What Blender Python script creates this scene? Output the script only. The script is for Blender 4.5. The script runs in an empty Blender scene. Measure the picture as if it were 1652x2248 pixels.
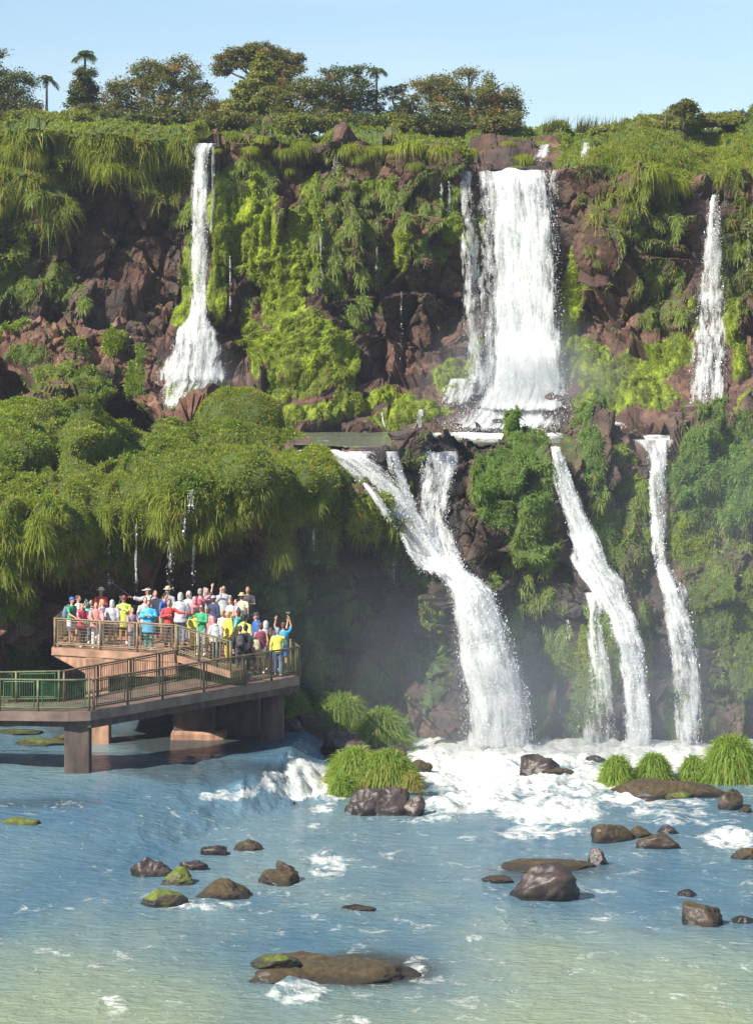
import bpy, math, random
import numpy as np
from mathutils import Vector, noise as mnoise
random.seed(7); rng = np.random.default_rng(11)
S = bpy.context.scene; COL = S.collection

# ------------------------------------------------------------------ camera, sky, sun, exposure
F, HOR, CH = 6000.0, 800.0, 13.0          # focal length, horizon row and eye height of the view that was surveyed
cam = bpy.data.cameras.new('camera'); co = bpy.data.objects.new('camera', cam); COL.objects.link(co)
co.location = (0, 0, CH); co.rotation_euler = (math.radians(90), 0, 0)
cam.sensor_fit = 'VERTICAL'; cam.sensor_height = 36; cam.sensor_width = 36; cam.lens = F/2248*36
cam.shift_y = -(1124-HOR)/2248; cam.clip_end = 5000; cam.clip_start = 1
S.camera = co
SUN = Vector((-0.58, -0.50, 0.64)).normalized()
W = bpy.data.worlds.new('World'); S.world = W; W.use_nodes = True
wn = W.node_tree.nodes; wl = W.node_tree.links
sky = wn.new('ShaderNodeTexSky'); sky.sky_type = 'NISHITA'; sky.sun_disc = False
sky.sun_elevation = math.asin(SUN.z); sky.sun_rotation = math.atan2(SUN.x, SUN.y)
sky.air_density = 1.0; sky.dust_density = 0.5; sky.ozone_density = 2.4; sky.altitude = 200
# thin cirrus in the world sky
bg = wn['Background']; bg.inputs['Strength'].default_value = 0.085
tc = wn.new('ShaderNodeTexCoord'); mp = wn.new('ShaderNodeMapping'); mp.inputs['Scale'].default_value = (3, 3, 26); mp.inputs['Rotation'].default_value = (0, .12, 0)
nz = wn.new('ShaderNodeTexNoise'); nz.inputs['Scale'].default_value = 1.7; nz.inputs['Detail'].default_value = 5
rp = wn.new('ShaderNodeValToRGB'); rp.color_ramp.elements[0].position = .48; rp.color_ramp.elements[1].position = .85
rp.color_ramp.elements[1].color = (.35, .35, .35, 1)
mx = wn.new('ShaderNodeMix'); mx.data_type = 'RGBA'; mx.inputs[7].default_value = (6.2, 6.9, 7.6, 1)
wl.new(tc.outputs['Generated'], mp.inputs[0]); wl.new(mp.outputs[0], nz.inputs[0]); wl.new(nz.outputs[0], rp.inputs[0])
wl.new(rp.outputs[0], mx.inputs[0]); wl.new(sky.outputs[0], mx.inputs[6]); wl.new(mx.outputs[2], bg.inputs[0])
sl = bpy.data.lights.new('sun', 'SUN'); sl.energy = 5.0; sl.angle = math.radians(.5); sl.color = (1, .94, .82)
so = bpy.data.objects.new('sun', sl); COL.objects.link(so); so.rotation_euler = SUN.to_track_quat('Z', 'Y').to_euler()
S.view_settings.view_transform = 'Standard'; S.view_settings.look = 'None'; S.view_settings.exposure = 0.88
S.cycles.use_denoising = True
S.cycles.max_bounces = 6; S.cycles.diffuse_bounces = 3; S.cycles.glossy_bounces = 2; S.cycles.transmission_bounces = 3
S.cycles.transparent_max_bounces = 12; S.cycles.volume_bounces = 0; S.cycles.caustics_reflective = False; S.cycles.caustics_refractive = False
S.cycles.volume_step_rate = 1.0; S.cycles.volume_max_steps = 64

# ------------------------------------------------------------------ helpers
def tag(o, label=None, cat=None, group=None, kind=None):
    if label: o['label'] = label
    if cat: o['category'] = cat
    if group: o['group'] = group
    if kind: o['kind'] = kind
    return o
def P(px, py, D):
    return np.stack([(np.asarray(px, float)-826)/F*D, np.asarray(D, float)+0*np.asarray(px, float), CH-(np.asarray(py, float)-HOR)/F*D], -1)
def pv(px, py, D): return Vector(P(px, py, D).tolist())
def quads(name, V, Q, mat, parent=None, attrs=None, smooth=True):
    me = bpy.data.meshes.new(name); V = np.asarray(V, np.float32); Q = np.asarray(Q, np.int32)
    k = Q.shape[1]
    me.vertices.add(len(V)); me.vertices.foreach_set('co', V.ravel())
    me.loops.add(Q.size); me.loops.foreach_set('vertex_index', Q.ravel())
    me.polygons.add(len(Q)); me.polygons.foreach_set('loop_start', np.arange(0, Q.size, k, dtype=np.int32))
    me.polygons.foreach_set('use_smooth', np.full(len(Q), smooth))
    for n, a in (attrs or {}).items():
        at = me.attributes.new(n, 'FLOAT_COLOR', 'POINT'); c = np.ones((len(V), 4), np.float32); c[:, :a.shape[1]] = a
        at.data.foreach_set('color', c.ravel())
    me.update(calc_edges=True); me.materials.append(mat)
    o = bpy.data.objects.new(name, me); COL.objects.link(o)
    if parent: o.parent = parent
    return o
def empty(name, loc, rz=0):
    o = bpy.data.objects.new(name, None); COL.objects.link(o); o.location = loc; o.rotation_euler = (0, 0, rz); o.empty_display_size = .2
    return o
class MB:
    def __init__(s): s.v = []; s.f = []; s.m = []; s.mi = 0
    def add(s, vs, fs):
        n = len(s.v); s.v += [tuple(v) for v in vs]; s.f += [tuple(i+n for i in f) for f in fs]; s.m += [s.mi]*len(fs)
    def box(s, c, d, rz=0, tz=None):
        c = Vector(c); x, y, z = d[0]/2, d[1]/2, d[2]/2; cs, sn = math.cos(rz), math.sin(rz); vs = []
        for k in (-z, z):
            for a, b in ((-x, -y), (x, -y), (x, y), (-x, y)): vs.append((c.x+a*cs-b*sn, c.y+a*sn+b*cs, c.z+k))
        s.add(vs, [(0, 3, 2, 1), (4, 5, 6, 7), (0, 1, 5, 4), (1, 2, 6, 5), (2, 3, 7, 6), (3, 0, 4, 7)])
    def prism(s, poly, z0, z1):       # poly of (x,y) or (x,y,ztop)
        n = len(poly); a = [(p[0], p[1], z0 if len(p) < 3 else p[2]-z0) for p in poly]; b = [(p[0], p[1], z1 if len(p) < 3 else p[2]) for p in poly]
        s.add(a+b, [tuple(reversed(range(n))), tuple(range(n, 2*n))]+[(i, (i+1) % n, n+(i+1) % n, n+i) for i in range(n)])
    def tube(s, path, rad, n=8, flat=None):
        path = [Vector(p) for p in path]; N = len(path)
        if not isinstance(rad, (list, tuple)): rad = [rad]*N
        rings = []; ref = Vector((1, 0, 0))
        for i in range(N):
            t = (path[min(i+1, N-1)]-path[max(i-1, 0)]).normalized()
            r = ref if abs(t.dot(ref)) < .9 else Vector((0, 1, 0)); u = (r-t*r.dot(t)).normalized(); w = t.cross(u)
            ra, rb = rad[i] if isinstance(rad[i], (list, tuple)) else (rad[i], rad[i])
            rings.append([path[i]+u*ra*math.cos(2*math.pi*k/n)+w*rb*math.sin(2*math.pi*k/n) for k in range(n)])
        vs = [v for r in rings for v in r]+[path[0], path[-1]]; fs = []
        for i in range(N-1):
            for k in range(n): fs.append((i*n+k, i*n+(k+1) % n, (i+1)*n+(k+1) % n, (i+1)*n+k))
        for k in range(n): fs.append((N*n, (k+1) % n, k)); fs.append((N*n+1, (N-1)*n+k, (N-1)*n+(k+1) % n))
        s.add(vs, fs)
    def ball(s, c, r, nu=12, nv=8, zlo=-1., rot=0):
        c = Vector(c); r = (r, r, r) if not isinstance(r, (tuple, list)) else r; vs = []; fs = []; cs, sn = math.cos(rot), math.sin(rot)
        p0 = math.asin(zlo)
        for j in range(nv+1):
            ph = p0+(math.pi/2-p0)*j/nv
            for i in range(nu):
                th = 2*math.pi*i/nu; x, y = r[0]*math.cos(ph)*math.cos(th), r[1]*math.cos(ph)*math.sin(th)
                vs.append((c.x+x*cs-y*sn, c.y+x*sn+y*cs, c.z+r[2]*math.sin(ph)))
        for j in range(nv):
            for i in range(nu): fs.append((j*nu+i, j*nu+(i+1) % nu, (j+1)*nu+(i+1) % nu, (j+1)*nu+i))
        fs.append(tuple(reversed(range(nu)))); s.add(vs, fs)
    def build(s, name, mats, parent=None, smooth=False, bevel=0):
        me = bpy.data.meshes.new(name); me.from_pydata(s.v, [], s.f); mats = mats if isinstance(mats, list) else [mats]
        for m in mats: me.materials.append(m)
        me.polygons.foreach_set('material_index', s.m)
        if smooth: me.polygons.foreach_set('use_smooth', [True]*len(s.f))
        me.update(); o = bpy.data.objects.new(name, me); COL.objects.link(o)
        if parent: o.parent = parent
        if bevel:
            b = o.modifiers.new('bevel', 'BEVEL'); b.width = bevel; b.segments = 2; b.limit_method = 'ANGLE'
        return o
def hsh(ix, iy, iz, s):
    h = (ix.astype(np.int64)*374761393+iy.astype(np.int64)*668265263+iz.astype(np.int64)*2147483647+s*1274126177) & 0xffffffff
    h = ((h ^ (h >> 13))*1274126177) & 0xffffffff; h = ((h ^ (h >> 16))*2246822519) & 0xffffffff; h = h ^ (h >> 15)
    return (h & 0xffffff)/float(0x1000000)
def vn(p, s=0):
    i = np.floor(p).astype(np.int64); f = p-i; f = f*f*(3-2*f); r = 0
    for a in (0, 1):
        for b in (0, 1):
            for c in (0, 1):
                w = (f[..., 0] if a else 1-f[..., 0])*(f[..., 1] if b else 1-f[..., 1])*(f[..., 2] if c else 1-f[..., 2])
                r = r+w*hsh(i[..., 0]+a, i[..., 1]+b, i[..., 2]+c, s)
    return r
def fbm(p, o=4, s=0, g=.5):
    r = 0; a = 1; t = 0
    for k in range(o): r = r+a*vn(p*2**k+k*17.3, s+k); t += a; a *= g
    return r/t
def worley(p, s=0):
    i = np.floor(p).astype(np.int64); sh = p.shape[:-1]
    F1 = np.full(sh, 9.); F2 = np.full(sh, 9.); R = np.zeros(sh+(3,)); dv = np.zeros(sh+(3,))
    for a in (-1, 0, 1):
        for b in (-1, 0, 1):
            for c in (-1, 0, 1):
                j = i+np.array([a, b, c]); q = np.stack([hsh(j[..., 0], j[..., 1], j[..., 2], s+k) for k in range(3)], -1)
                v = p-(j+q); d = np.sqrt((v*v).sum(-1)); m = d < F1
                F2 = np.where(m, F1, np.minimum(F2, d)); F1 = np.where(m, d, F1)
                R = np.where(m[..., None], np.stack([hsh(j[..., 0], j[..., 1], j[..., 2], s+5+k) for k in range(3)], -1), R)
                dv = np.where(m[..., None], v, dv)
    return F1, F2, R, dv
def facets(p, s=0, tilt=1.):            # broken rock: every cell a tilted plane
    F1, F2, R, dv = worley(p, s)
    return (R[..., 0]-.5)+((R-.5)*dv).sum(-1)*2*tilt, np.clip((F2-F1)*6, 0, 1)
def sst(x, a, b): t = np.clip((x-a)/(b-a), 0, 1); return t*t*(3-2*t)
def rbf(ctrl):
    c = np.array(ctrl, float); X = c[:, :2]/100; n = len(c)
    K = np.sqrt(((X[:, None]-X[None])**2).sum(-1)+.05); A = np.zeros((n+3, n+3)); A[:n, :n] = K+np.eye(n)*-.02; A[:n, n] = 1; A[n, :n] = 1
    A[:n, n+1:] = X; A[n+1:, :n] = X.T; w = np.linalg.solve(A, np.concatenate([c[:, 2], [0, 0, 0]]))
    def f(px, py):
        px = np.asarray(px, float)/100; py = np.asarray(py, float)/100; r = w[n]+w[n+1]*px+w[n+2]*py
        for k in range(n): r = r+w[k]*np.sqrt((px-X[k, 0])**2+(py-X[k, 1])**2+.05)
        return r
    return f
def I(tab):
    t = np.array(tab, float); return lambda x: np.interp(x, t[:, 0], t[:, 1])
def gridq(ny, nx):
    a = np.arange(ny*nx).reshape(ny, nx); return np.stack([a[:-1, :-1], a[1:, :-1], a[1:, 1:], a[:-1, 1:]], -1).reshape(-1, 4)
def gnorm(V):
    du = np.gradient(V, axis=1); dv = np.gradient(V, axis=0); n = np.cross(dv, du); n /= np.linalg.norm(n, axis=-1, keepdims=True)+1e-9
    return n                            # faces the viewer side (-y)
def sm(A, k=4):
    for _ in range(k):
        A = (A+np.roll(A, 1, 0)+np.roll(A, -1, 0)+np.roll(A, 1, 1)+np.roll(A, -1, 1))/5
    return A
def paint(PX, PY, pts, warp=None, wa=25):
    m = np.zeros(PX.shape)
    if warp is not None: PX = PX+(warp[0]-.5)*wa*2; PY = PY+(warp[1]-.5)*wa*2
    for cx, cy, rx, ry, st in pts:
        d = ((PX-cx)/rx)**2+((PY-cy)/ry)**2; m = np.maximum(m, st*np.clip(1.6-1.1*d, 0, 1)) if st > 0 else m*(1+st*np.clip(1.6-1.1*d, 0, 1))
    return m

# ------------------------------------------------------------------ materials
def mat(name):
    m = bpy.data.materials.new(name); m.use_nodes = True; nt = m.node_tree; return m, nt, nt.nodes['Principled BSDF'], nt.nodes['Material Output']
def N(nt, t, **k):
    n = nt.nodes.new('ShaderNode'+t)
    for a, b in k.items():
        if a in n.inputs: n.inputs[a].default_value = b
        else: setattr(n, a, b)
    return n
def mixc(nt, f, a, b):
    m = nt.nodes.new('ShaderNodeMix'); m.data_type = 'RGBA'
    for i, v in ((0, f), (6, a), (7, b)):
        if isinstance(v, (tuple, list, float, int)): m.inputs[i].default_value = v if i == 0 else tuple(v)+((1,) if len(v) == 3 else ())
        else: nt.links.new(v, m.inputs[i])
    return m.outputs[2]
def mth(nt, op, a, b=0., c=None, clamp=False):
    m = nt.nodes.new('ShaderNodeMath'); m.operation = op; m.use_clamp = clamp
    for i, v in enumerate((a, b, c)):
        if v is None: continue
        if isinstance(v, (float, int)): m.inputs[i].default_value = v
        else: nt.links.new(v, m.inputs[i])
    return m.outputs[0]
def noise(nt, scale, detail=4, stretch=None, rough=.55, dist=0, src='Object'):
    t = nt.nodes.new('ShaderNodeTexCoord'); n = nt.nodes.new('ShaderNodeTexNoise'); n.inputs['Scale'].default_value = scale
    n.inputs['Detail'].default_value = detail; n.inputs['Roughness'].default_value = rough; n.inputs['Distortion'].default_value = dist
    if stretch:
        m = nt.nodes.new('ShaderNodeMapping'); m.inputs['Scale'].default_value = stretch; nt.links.new(t.outputs[src], m.inputs[0]); nt.links.new(m.outputs[0], n.inputs[0])
    else: nt.links.new(t.outputs[src], n.inputs[0])
    return n.outputs[0]
def ramp(nt, f, *st):
    r = nt.nodes.new('ShaderNodeValToRGB'); e = r.color_ramp.elements
    while len(e) < len(st): e.new(.5)
    for k, (p, c) in enumerate(st): e[k].position = p; e[k].color = tuple(c)+(1,) if len(c) == 3 else c
    nt.links.new(f, r.inputs[0]); return r.outputs[0]
def bump(nt, h, bs, strength=.5, dist=.05):
    b = nt.nodes.new('ShaderNodeBump'); b.inputs['Strength'].default_value = strength; b.inputs['Distance'].default_value = dist
    nt.links.new(h, b.inputs['Height']); nt.links.new(b.outputs[0], bs.inputs['Normal'])
def simple(name, c, rough=.7, var=.25, sc=6, metal=0, bm=.3, bd=.01, stretch=None):
    m, nt, bs, out = mat(name); n = noise(nt, sc, 5, stretch)
    nt.links.new(ramp(nt, n, (.3, [x*(1-var) for x in c]), (.7, [min(1, x*(1+var)) for x in c])), bs.inputs['Base Color'])
    bs.inputs['Roughness'].default_value = rough; bs.inputs['Metallic'].default_value = metal
    if bm: bump(nt, n, bs, bm, bd)
    return m
def cliff_mat(name, dark, mid, pale, ground=((.035, .06, .012), (.09, .13, .02)), moss=((.10, .14, .006), (.28, .35, .010))):
    m, nt, bs, out = mat(name)
    at = nt.nodes.new('ShaderNodeAttribute'); at.attribute_name = 'mask'; sp = nt.nodes.new('ShaderNodeSeparateColor'); nt.links.new(at.outputs['Color'], sp.inputs[0])
    n1 = noise(nt, .55, 8, (1, 1, 1.6), .62); n2 = noise(nt, 3.5, 6, None, .65); n3 = noise(nt, 14, 4); n4 = noise(nt, 1.3, 6, (1.6, 1, .28), .65)
    v = nt.nodes.new('ShaderNodeTexVoronoi'); v.inputs['Scale'].default_value = 1.6; t = nt.nodes.new('ShaderNodeTexCoord'); mp = nt.nodes.new('ShaderNodeMapping')
    mp.inputs['Scale'].default_value = (1, 1, 1.7); nt.links.new(t.outputs['Object'], mp.inputs[0]); nt.links.new(mp.outputs[0], v.inputs[0])
    rock = ramp(nt, n1, (.34, dark), (.50, mid), (.66, pale))
    sv = nt.nodes.new('ShaderNodeSeparateColor'); nt.links.new(v.outputs['Color'], sv.inputs[0])
    rock = mixc(nt, mth(nt, 'MULTIPLY', sv.outputs[0], .55), rock, dark)
    rock = mixc(nt, mth(nt, 'MULTIPLY', n2, .5), rock, [x*.55 for x in mid])
    rock = mixc(nt, sp.outputs[2], rock, (.022, .019, .018))
    g = mixc(nt, n2, ground[0], ground[1])
    f1 = ramp(nt, mth(nt, 'ADD', sp.outputs[0], mth(nt, 'MULTIPLY', mth(nt, 'SUBTRACT', n2, .5), 1.1)), (.40, (0,)*3), (.55, (1,)*3))
    c = mixc(nt, f1, rock, g)
    ms = ramp(nt, mth(nt, 'ADD', mth(nt, 'MULTIPLY', n4, .7), mth(nt, 'MULTIPLY', n3, .3)), (.38, (.06, .04, .008)), (.48, moss[0]), (.62, moss[1]))
    f2 = ramp(nt, mth(nt, 'ADD', sp.outputs[1], mth(nt, 'MULTIPLY', mth(nt, 'SUBTRACT', n2, .5), .9)), (.42, (0,)*3), (.55, (1,)*3))
    c = mixc(nt, f2, c, ms); nt.links.new(c, bs.inputs['Base Color'])
    r = mth(nt, 'SUBTRACT', .85, mth(nt, 'MULTIPLY', sp.outputs[2], .45)); nt.links.new(r, bs.inputs['Roughness'])
    h = mth(nt, 'ADD', mth(nt, 'MULTIPLY', n2, .7), mth(nt, 'MULTIPLY', n3, .35)); bump(nt, h, bs, .9, .12)
    return m
def leaf_mat(name, a, b, dry, trans=.35, rough=.5):
    m, nt, bs, out = mat(name); at = nt.nodes.new('ShaderNodeAttribute'); at.attribute_name = 'tint'
    sp = nt.nodes.new('ShaderNodeSeparateColor'); nt.links.new(at.outputs['Color'], sp.inputs[0])
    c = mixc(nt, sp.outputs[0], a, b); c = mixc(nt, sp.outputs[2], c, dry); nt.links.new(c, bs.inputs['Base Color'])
    bs.inputs['Roughness'].default_value = rough; bs.inputs['Specular IOR Level'].default_value = .35
    tr = nt.nodes.new('ShaderNodeBsdfTranslucent'); c2 = nt.nodes.new('ShaderNodeMix'); c2.data_type = 'RGBA'; c2.blend_type = 'MULTIPLY'; c2.inputs[0].default_value = 1
    nt.links.new(c, c2.inputs[6]); c2.inputs[7].default_value = (1.6, 1.7, .7, 1); nt.links.new(c2.outputs[2], tr.inputs[0])
    ms = nt.nodes.new('ShaderNodeMixShader'); ms.inputs[0].default_value = trans
    nt.links.new(bs.outputs[0], ms.inputs[1]); nt.links.new(tr.outputs[0], ms.inputs[2]); nt.links.new(ms.outputs[0], out.inputs[0])
    return m
M = {}
M['cliffA'] = cliff_mat('red_brown_rock', (.032, .02, .016), (.12, .058, .036), (.25, .14, .095))
M['cliffB'] = cliff_mat('brown_wet_rock', (.03, .023, .02), (.105, .062, .045), (.22, .14, .11), moss=((.035, .065, .01), (.10, .16, .015)))
M['cliffC'] = cliff_mat('orange_rock', (.03, .02, .016), (.17, .078, .046), (.33, .19, .13), moss=((.045, .08, .02), (.12, .19, .03)))
M['grass'] = leaf_mat('grass_blades', (.065, .12, .008), (.32, .36, .025), (.38, .27, .08))
M['grass_pale'] = leaf_mat('fern_fronds', (.08, .14, .02), (.32, .40, .09), (.25, .21, .08))
M['grass_cool'] = leaf_mat('cool_grass_blades', (.06, .15, .03), (.25, .37, .08), (.2, .18, .08))
M['grass_island'] = leaf_mat('island_grass_blades', (.09, .18, .02), (.32, .42, .07), (.34, .22, .08), .4)
M['leafy'] = leaf_mat('leafy_plants', (.05, .12, .01), (.28, .36, .04), (.25, .18, .05), .3, .5)
M['mossy'] = leaf_mat('moss_fronds', (.12, .165, .008), (.33, .41, .015), (.14, .09, .02), .3, .8)
M['moss'] = simple('moss', (.13, .17, .015), .95, .6, 9, bm=.8, bd=.04)
M['bark'] = simple('bark', (.10, .08, .06), .9, .5, 8, bm=.6, bd=.03)

# ------------------------------------------------------------------ geometry of foliage
def blades(roots, d0, L, w, droop, tint, seg=3, side=None):
    n = len(roots); t = np.linspace(0, 1, seg+1)
    d0 = d0/(np.linalg.norm(d0, axis=1, keepdims=True)+1e-9)
    if side is None:
        r = rng.normal(size=(n, 3)); side = np.cross(d0, r); side /= np.linalg.norm(side, axis=1, keepdims=True)+1e-9
    V = np.zeros((n, seg+1, 2, 3)); T = np.zeros((n, seg+1, 2, 3))
    for k, tt in enumerate(t):
        c = roots+d0*(L*tt*(1-.25*tt*droop))[:, None]; c[:, 2] -= L*droop*tt*tt*.95
        ww = (w*(1-tt**1.5)*.5+.0015)[:, None]
        V[:, k, 0] = c-side*ww; V[:, k, 1] = c+side*ww
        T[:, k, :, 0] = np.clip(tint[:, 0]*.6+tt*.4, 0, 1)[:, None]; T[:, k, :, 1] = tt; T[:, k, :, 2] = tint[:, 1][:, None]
    b = (np.arange(n)*(seg+1)*2)[:, None, None]; q = np.array([[2*k, 2*k+1, 2*k+3, 2*k+2] for k in range(seg)])[None]
    return V.reshape(-1, 3), (b+q).reshape(-1, 4), T.reshape(-1, 3)
def tussocks(C, Nrm, R, nb, L, droop, w=.03, up=.6, out=1., dry=.1, seg=3):
    """clumps of blades rooted on a surface: C centres, Nrm normals, R radii, L blade length"""
    n = len(C); idx = np.repeat(np.arange(n), nb); m = len(idx)
    off = rng.normal(size=(m, 3))*.55; nn = Nrm[idx]; off -= nn*(off*nn).sum(1, keepdims=True)*.8
    roots = C[idx]+off*R[idx][:, None]-nn*.03
    d = nn*.7+off*out+np.array([0, 0, 1])*up+rng.normal(size=(m, 3))*.22
    ct = rng.random(n); cd = (rng.random(n) < dry*1.2)*rng.random(n)*.6
    tint = np.stack([np.clip(ct[idx]*.7+rng.random(m)*.4, 0, 1), np.clip(cd[idx]+(rng.random(m) < dry)*rng.random(m)*.9, 0, 1)], 1)
    l = L[idx]*rng.uniform(.55, 1.15, m); dr = droop[idx] if hasattr(droop, '__len__') else np.full(m, droop)
    return blades(roots, d, l, w*rng.uniform(.6, 1.3, m), dr*rng.uniform(.7, 1.2, m), tint, seg)
def merge(parts):
    V = []; Q = []; T = []; k = 0
    for v, q, t in parts: V.append(v); Q.append(q+k); T.append(t); k += len(v)
    return np.concatenate(V), np.concatenate(Q), np.concatenate(T)
def copyobj(o, parent=None):
    c = o.copy(); COL.objects.link(c); c.parent = parent
    for ch in o.children: copyobj(ch, c)
    return c
# ------------------------------------------------------------------ the cliffs
def sheet(px0, px1, py0, py1, sx, sy, ytop, Df, ky, zs):
    x = np.arange(px0, px1+sx, sx); y = np.arange(py0, py1+sy, sy); PX, PY = np.meshgrid(x, y)
    yt = ytop(PX); pe = np.maximum(PY, yt); D = Df(PX, pe); ext = np.maximum(yt-PY, 0)*(ky/(yt-py0+1e-6) if ky > 1 else ky)
    V = P(PX, pe, D); Vz = V[..., 2]+ext*zs(PX)-.25*sst(ext, 0, 1.2)*0
    V = np.stack([(PX-826)/F*(D+ext), D+ext, Vz], -1); return PX, PY, V, ext
class Sh: pass
def finish(s, name, disp, mask, mt):
    Nn = gnorm(s.V0); s.V = s.V0+Nn*disp[..., None]; s.N = gnorm(s.V); s.mask = mask; s.disp = disp
    s.o = quads(name, s.V.reshape(-1, 3), gridq(*s.PX.shape)[:, ::-1], mt, attrs={'mask': mask.reshape(-1, mask.shape[-1])}, smooth=False)
    tag(s.o, kind='structure'); return s
def at(s, px, py):                       # surface point and normal of a sheet at survey coordinates
    j = np.clip(np.round((np.asarray(px)-s.PX[0, 0])/(s.PX[0, 1]-s.PX[0, 0])).astype(int), 0, s.PX.shape[1]-1)
    i = np.clip(np.round((np.asarray(py)-s.PY[0, 0])/(s.PY[1, 0]-s.PY[0, 0])).astype(int), 0, s.PX.shape[0]-1)
    return s.V[i, j], s.N[i, j]
def strata(V, s, th=1.7, depth=.5):      # horizontal beds: each overhangs the one beneath
    z = V[..., 2]+(fbm(V*np.array([.18, .18, .3]), 3, s)-.5)*2.2; k = z/th; f = k-np.floor(k)
    return (f**1.5-.5)*depth*(.5+hsh(np.floor(k).astype(np.int64), np.floor(V[..., 0]/4+fbm(V*.3, 2, s+3)*2).astype(np.int64), np.zeros(k.shape, np.int64), s))
def rocky(V, s, a=1.0, sc=1.):
    q = np.stack([V[..., 0]*1.1, V[..., 1]*.8, V[..., 2]*.9], -1)+((fbm(V*.8, 3, s+40)-.5)*.55)[..., None]
    b1, e1 = facets(q*.55*sc, s, 1.2); b2, e2 = facets(q*1.3*sc, s+9, 1.); b3, e3 = facets(q*3.1*sc, s+19, 1.)
    return a*(b1*1.35+b2*.34+b3*.10-(1-e1)*.22-(1-e2)*.07)

# --- A: the upper wall
A = Sh()
ytA = I([(-300, 290), (0, 286), (200, 280), (400, 292), (424, 312), (478, 318), (500, 304), (600, 300), (640, 318), (700, 322), (740, 300), (860, 300), (1000, 318), (1022, 367), (1215, 368), (1240, 355), (1400, 350), (1500, 385), (1545, 418), (1590, 420), (1652, 380), (1950, 360)])
zsA = I([(-300, .10), (0, .10), (424, .11), (478, .10), (1000, .10), (1022, .13), (1215, .14), (1400, .235), (1652, .30), (1950, .30)])
DA = rbf([(-600, 300, 129), (-600, 900, 127), (2300, 400, 128), (2300, 950, 121), (-300, 300, 128), (0, 290, 129.5), (200, 285, 129.5), (400, 300, 130.6), (-300, 420, 130.2), (0, 420, 130.2), (60, 330, 129.2), (240, 340, 129.3), (240, 400, 130.2), (160, 440, 132.6), (300, 520, 133), (230, 580, 132.8), (120, 480, 131.4), (30, 560, 131.4), (380, 420, 131.6),
          (450, 330, 131.0), (450, 500, 131.3), (440, 690, 131.3), (430, 760, 129.6), (420, 860, 127.6), (410, 930, 127), (250, 680, 131.4), (0, 700, 131), (100, 760, 130), (0, 950, 127), (250, 900, 127.5), (520, 400, 131.4), (520, 640, 132.2), (540, 780, 132.4), (640, 340, 131.9), (700, 360, 132.6), (640, 500, 131), (660, 690, 130.8), (640, 720, 130.2), (660, 830, 128.8),
          (800, 320, 131.2), (800, 400, 131.2), (820, 600, 131.6), (820, 760, 133), (850, 820, 132.2), (780, 860, 129.5), (700, 900, 127.5), (560, 900, 127.5), (700, 945, 126.6), (900, 400, 131), (950, 450, 131), (950, 700, 132.6), (960, 800, 131.6), (980, 860, 129), (900, 905, 128.5), (850, 948, 128), (950, 960, 127),
          (1040, 370, 132.2), (1040, 600, 133), (1040, 850, 130), (1130, 370, 132), (1130, 600, 133.4), (1130, 800, 132.4), (1120, 880, 129), (1120, 950, 125), (1225, 400, 131.8), (1230, 800, 132), (1240, 870, 128.5), (1250, 940, 124), (1300, 360, 130.6), (1300, 540, 130.2), (1320, 570, 131.4), (1400, 420, 130), (1400, 700, 130.8), (1400, 780, 130.2), (1420, 860, 127), (1420, 935, 123.5), (1500, 450, 130.2), (1500, 700, 130.6),
          (1560, 430, 131), (1560, 600, 131), (1560, 780, 129.4), (1555, 920, 124), (1640, 430, 129.6), (1650, 700, 130), (1652, 900, 124.5), (1900, 400, 129), (1900, 700, 129), (1900, 950, 122)])
DA0 = DA; DA = lambda px, py: DA0(px, py)+np.clip((640-py)/300, -.7, 1.)*1.3
A.PX, A.PY, A.V0, A.ext = sheet(-520, 2240, 225, 966, 2.6, 2.6, ytA, DA, 15., zsA)
top = sst(A.ext, 0, 1.0)
w1 = fbm(A.V0*.5, 4, 3); w2 = fbm(A.V0*.5+50, 4, 8); w3 = fbm(A.V0*1.4, 4, 21)
wr = (w1, w2)
# bright moss: sheets beside the first fall, the big bulges, patches by the main fall, the mossy boulder field
moss = paint(A.PX, A.PY, [(483, 470, 22, 95, 1), (480, 590, 24, 110, 1), (415, 600, 20, 60, 1), (405, 690, 30, 40, .9), (530, 500, 30, 120, .85), (570, 480, 35, 140, .95), (600, 600, 40, 100, 1), (640, 600, 30, 130, 1), (680, 520, 28, 130, 1), (610, 690, 35, 40, .9),
    (660, 770, 75, 70, 1.2), (570, 790, 22, 80, 1.1), (740, 830, 45, 45, 1), (700, 850, 60, 25, 1), (620, 860, 30, 25, .7), (830, 410, 35, 14, 1), (880, 545, 24, 45, 1), (985, 495, 25, 34, 1.2), (1045, 520, 18, 50, 1.2), (1000, 820, 55, 30, 1), (1050, 780, 30, 50, .9),
    (860, 880, 60, 14, .9), (930, 905, 60, 20, .9), (990, 840, 40, 25, 1), (780, 890, 60, 16, .7), (700, 910, 60, 22, .6), (1250, 680, 26, 130, .8), (1250, 560, 14, 22, 1), (1290, 790, 60, 40, .8), (1380, 830, 90, 40, .95), (1470, 780, 50, 50, .8), (1330, 890, 90, 22, .75), (1440, 880, 60, 30, .7), (1620, 790, 18, 50, .9), (1600, 700, 20, 60, .7), (1640, 900, 40, 30, .6), (1330, 850, 60, 40, .8), (640, 920, 60, 20, .6), (870, 925, 80, 20, .6), (760, 870, 40, 14, .8),
    (1520, 700, 18, 60, .5), (430, 860, 70, 60, .8), (540, 700, 16, 40, .8), (350, 790, 30, 60, .3)], wr, 22)
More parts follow.
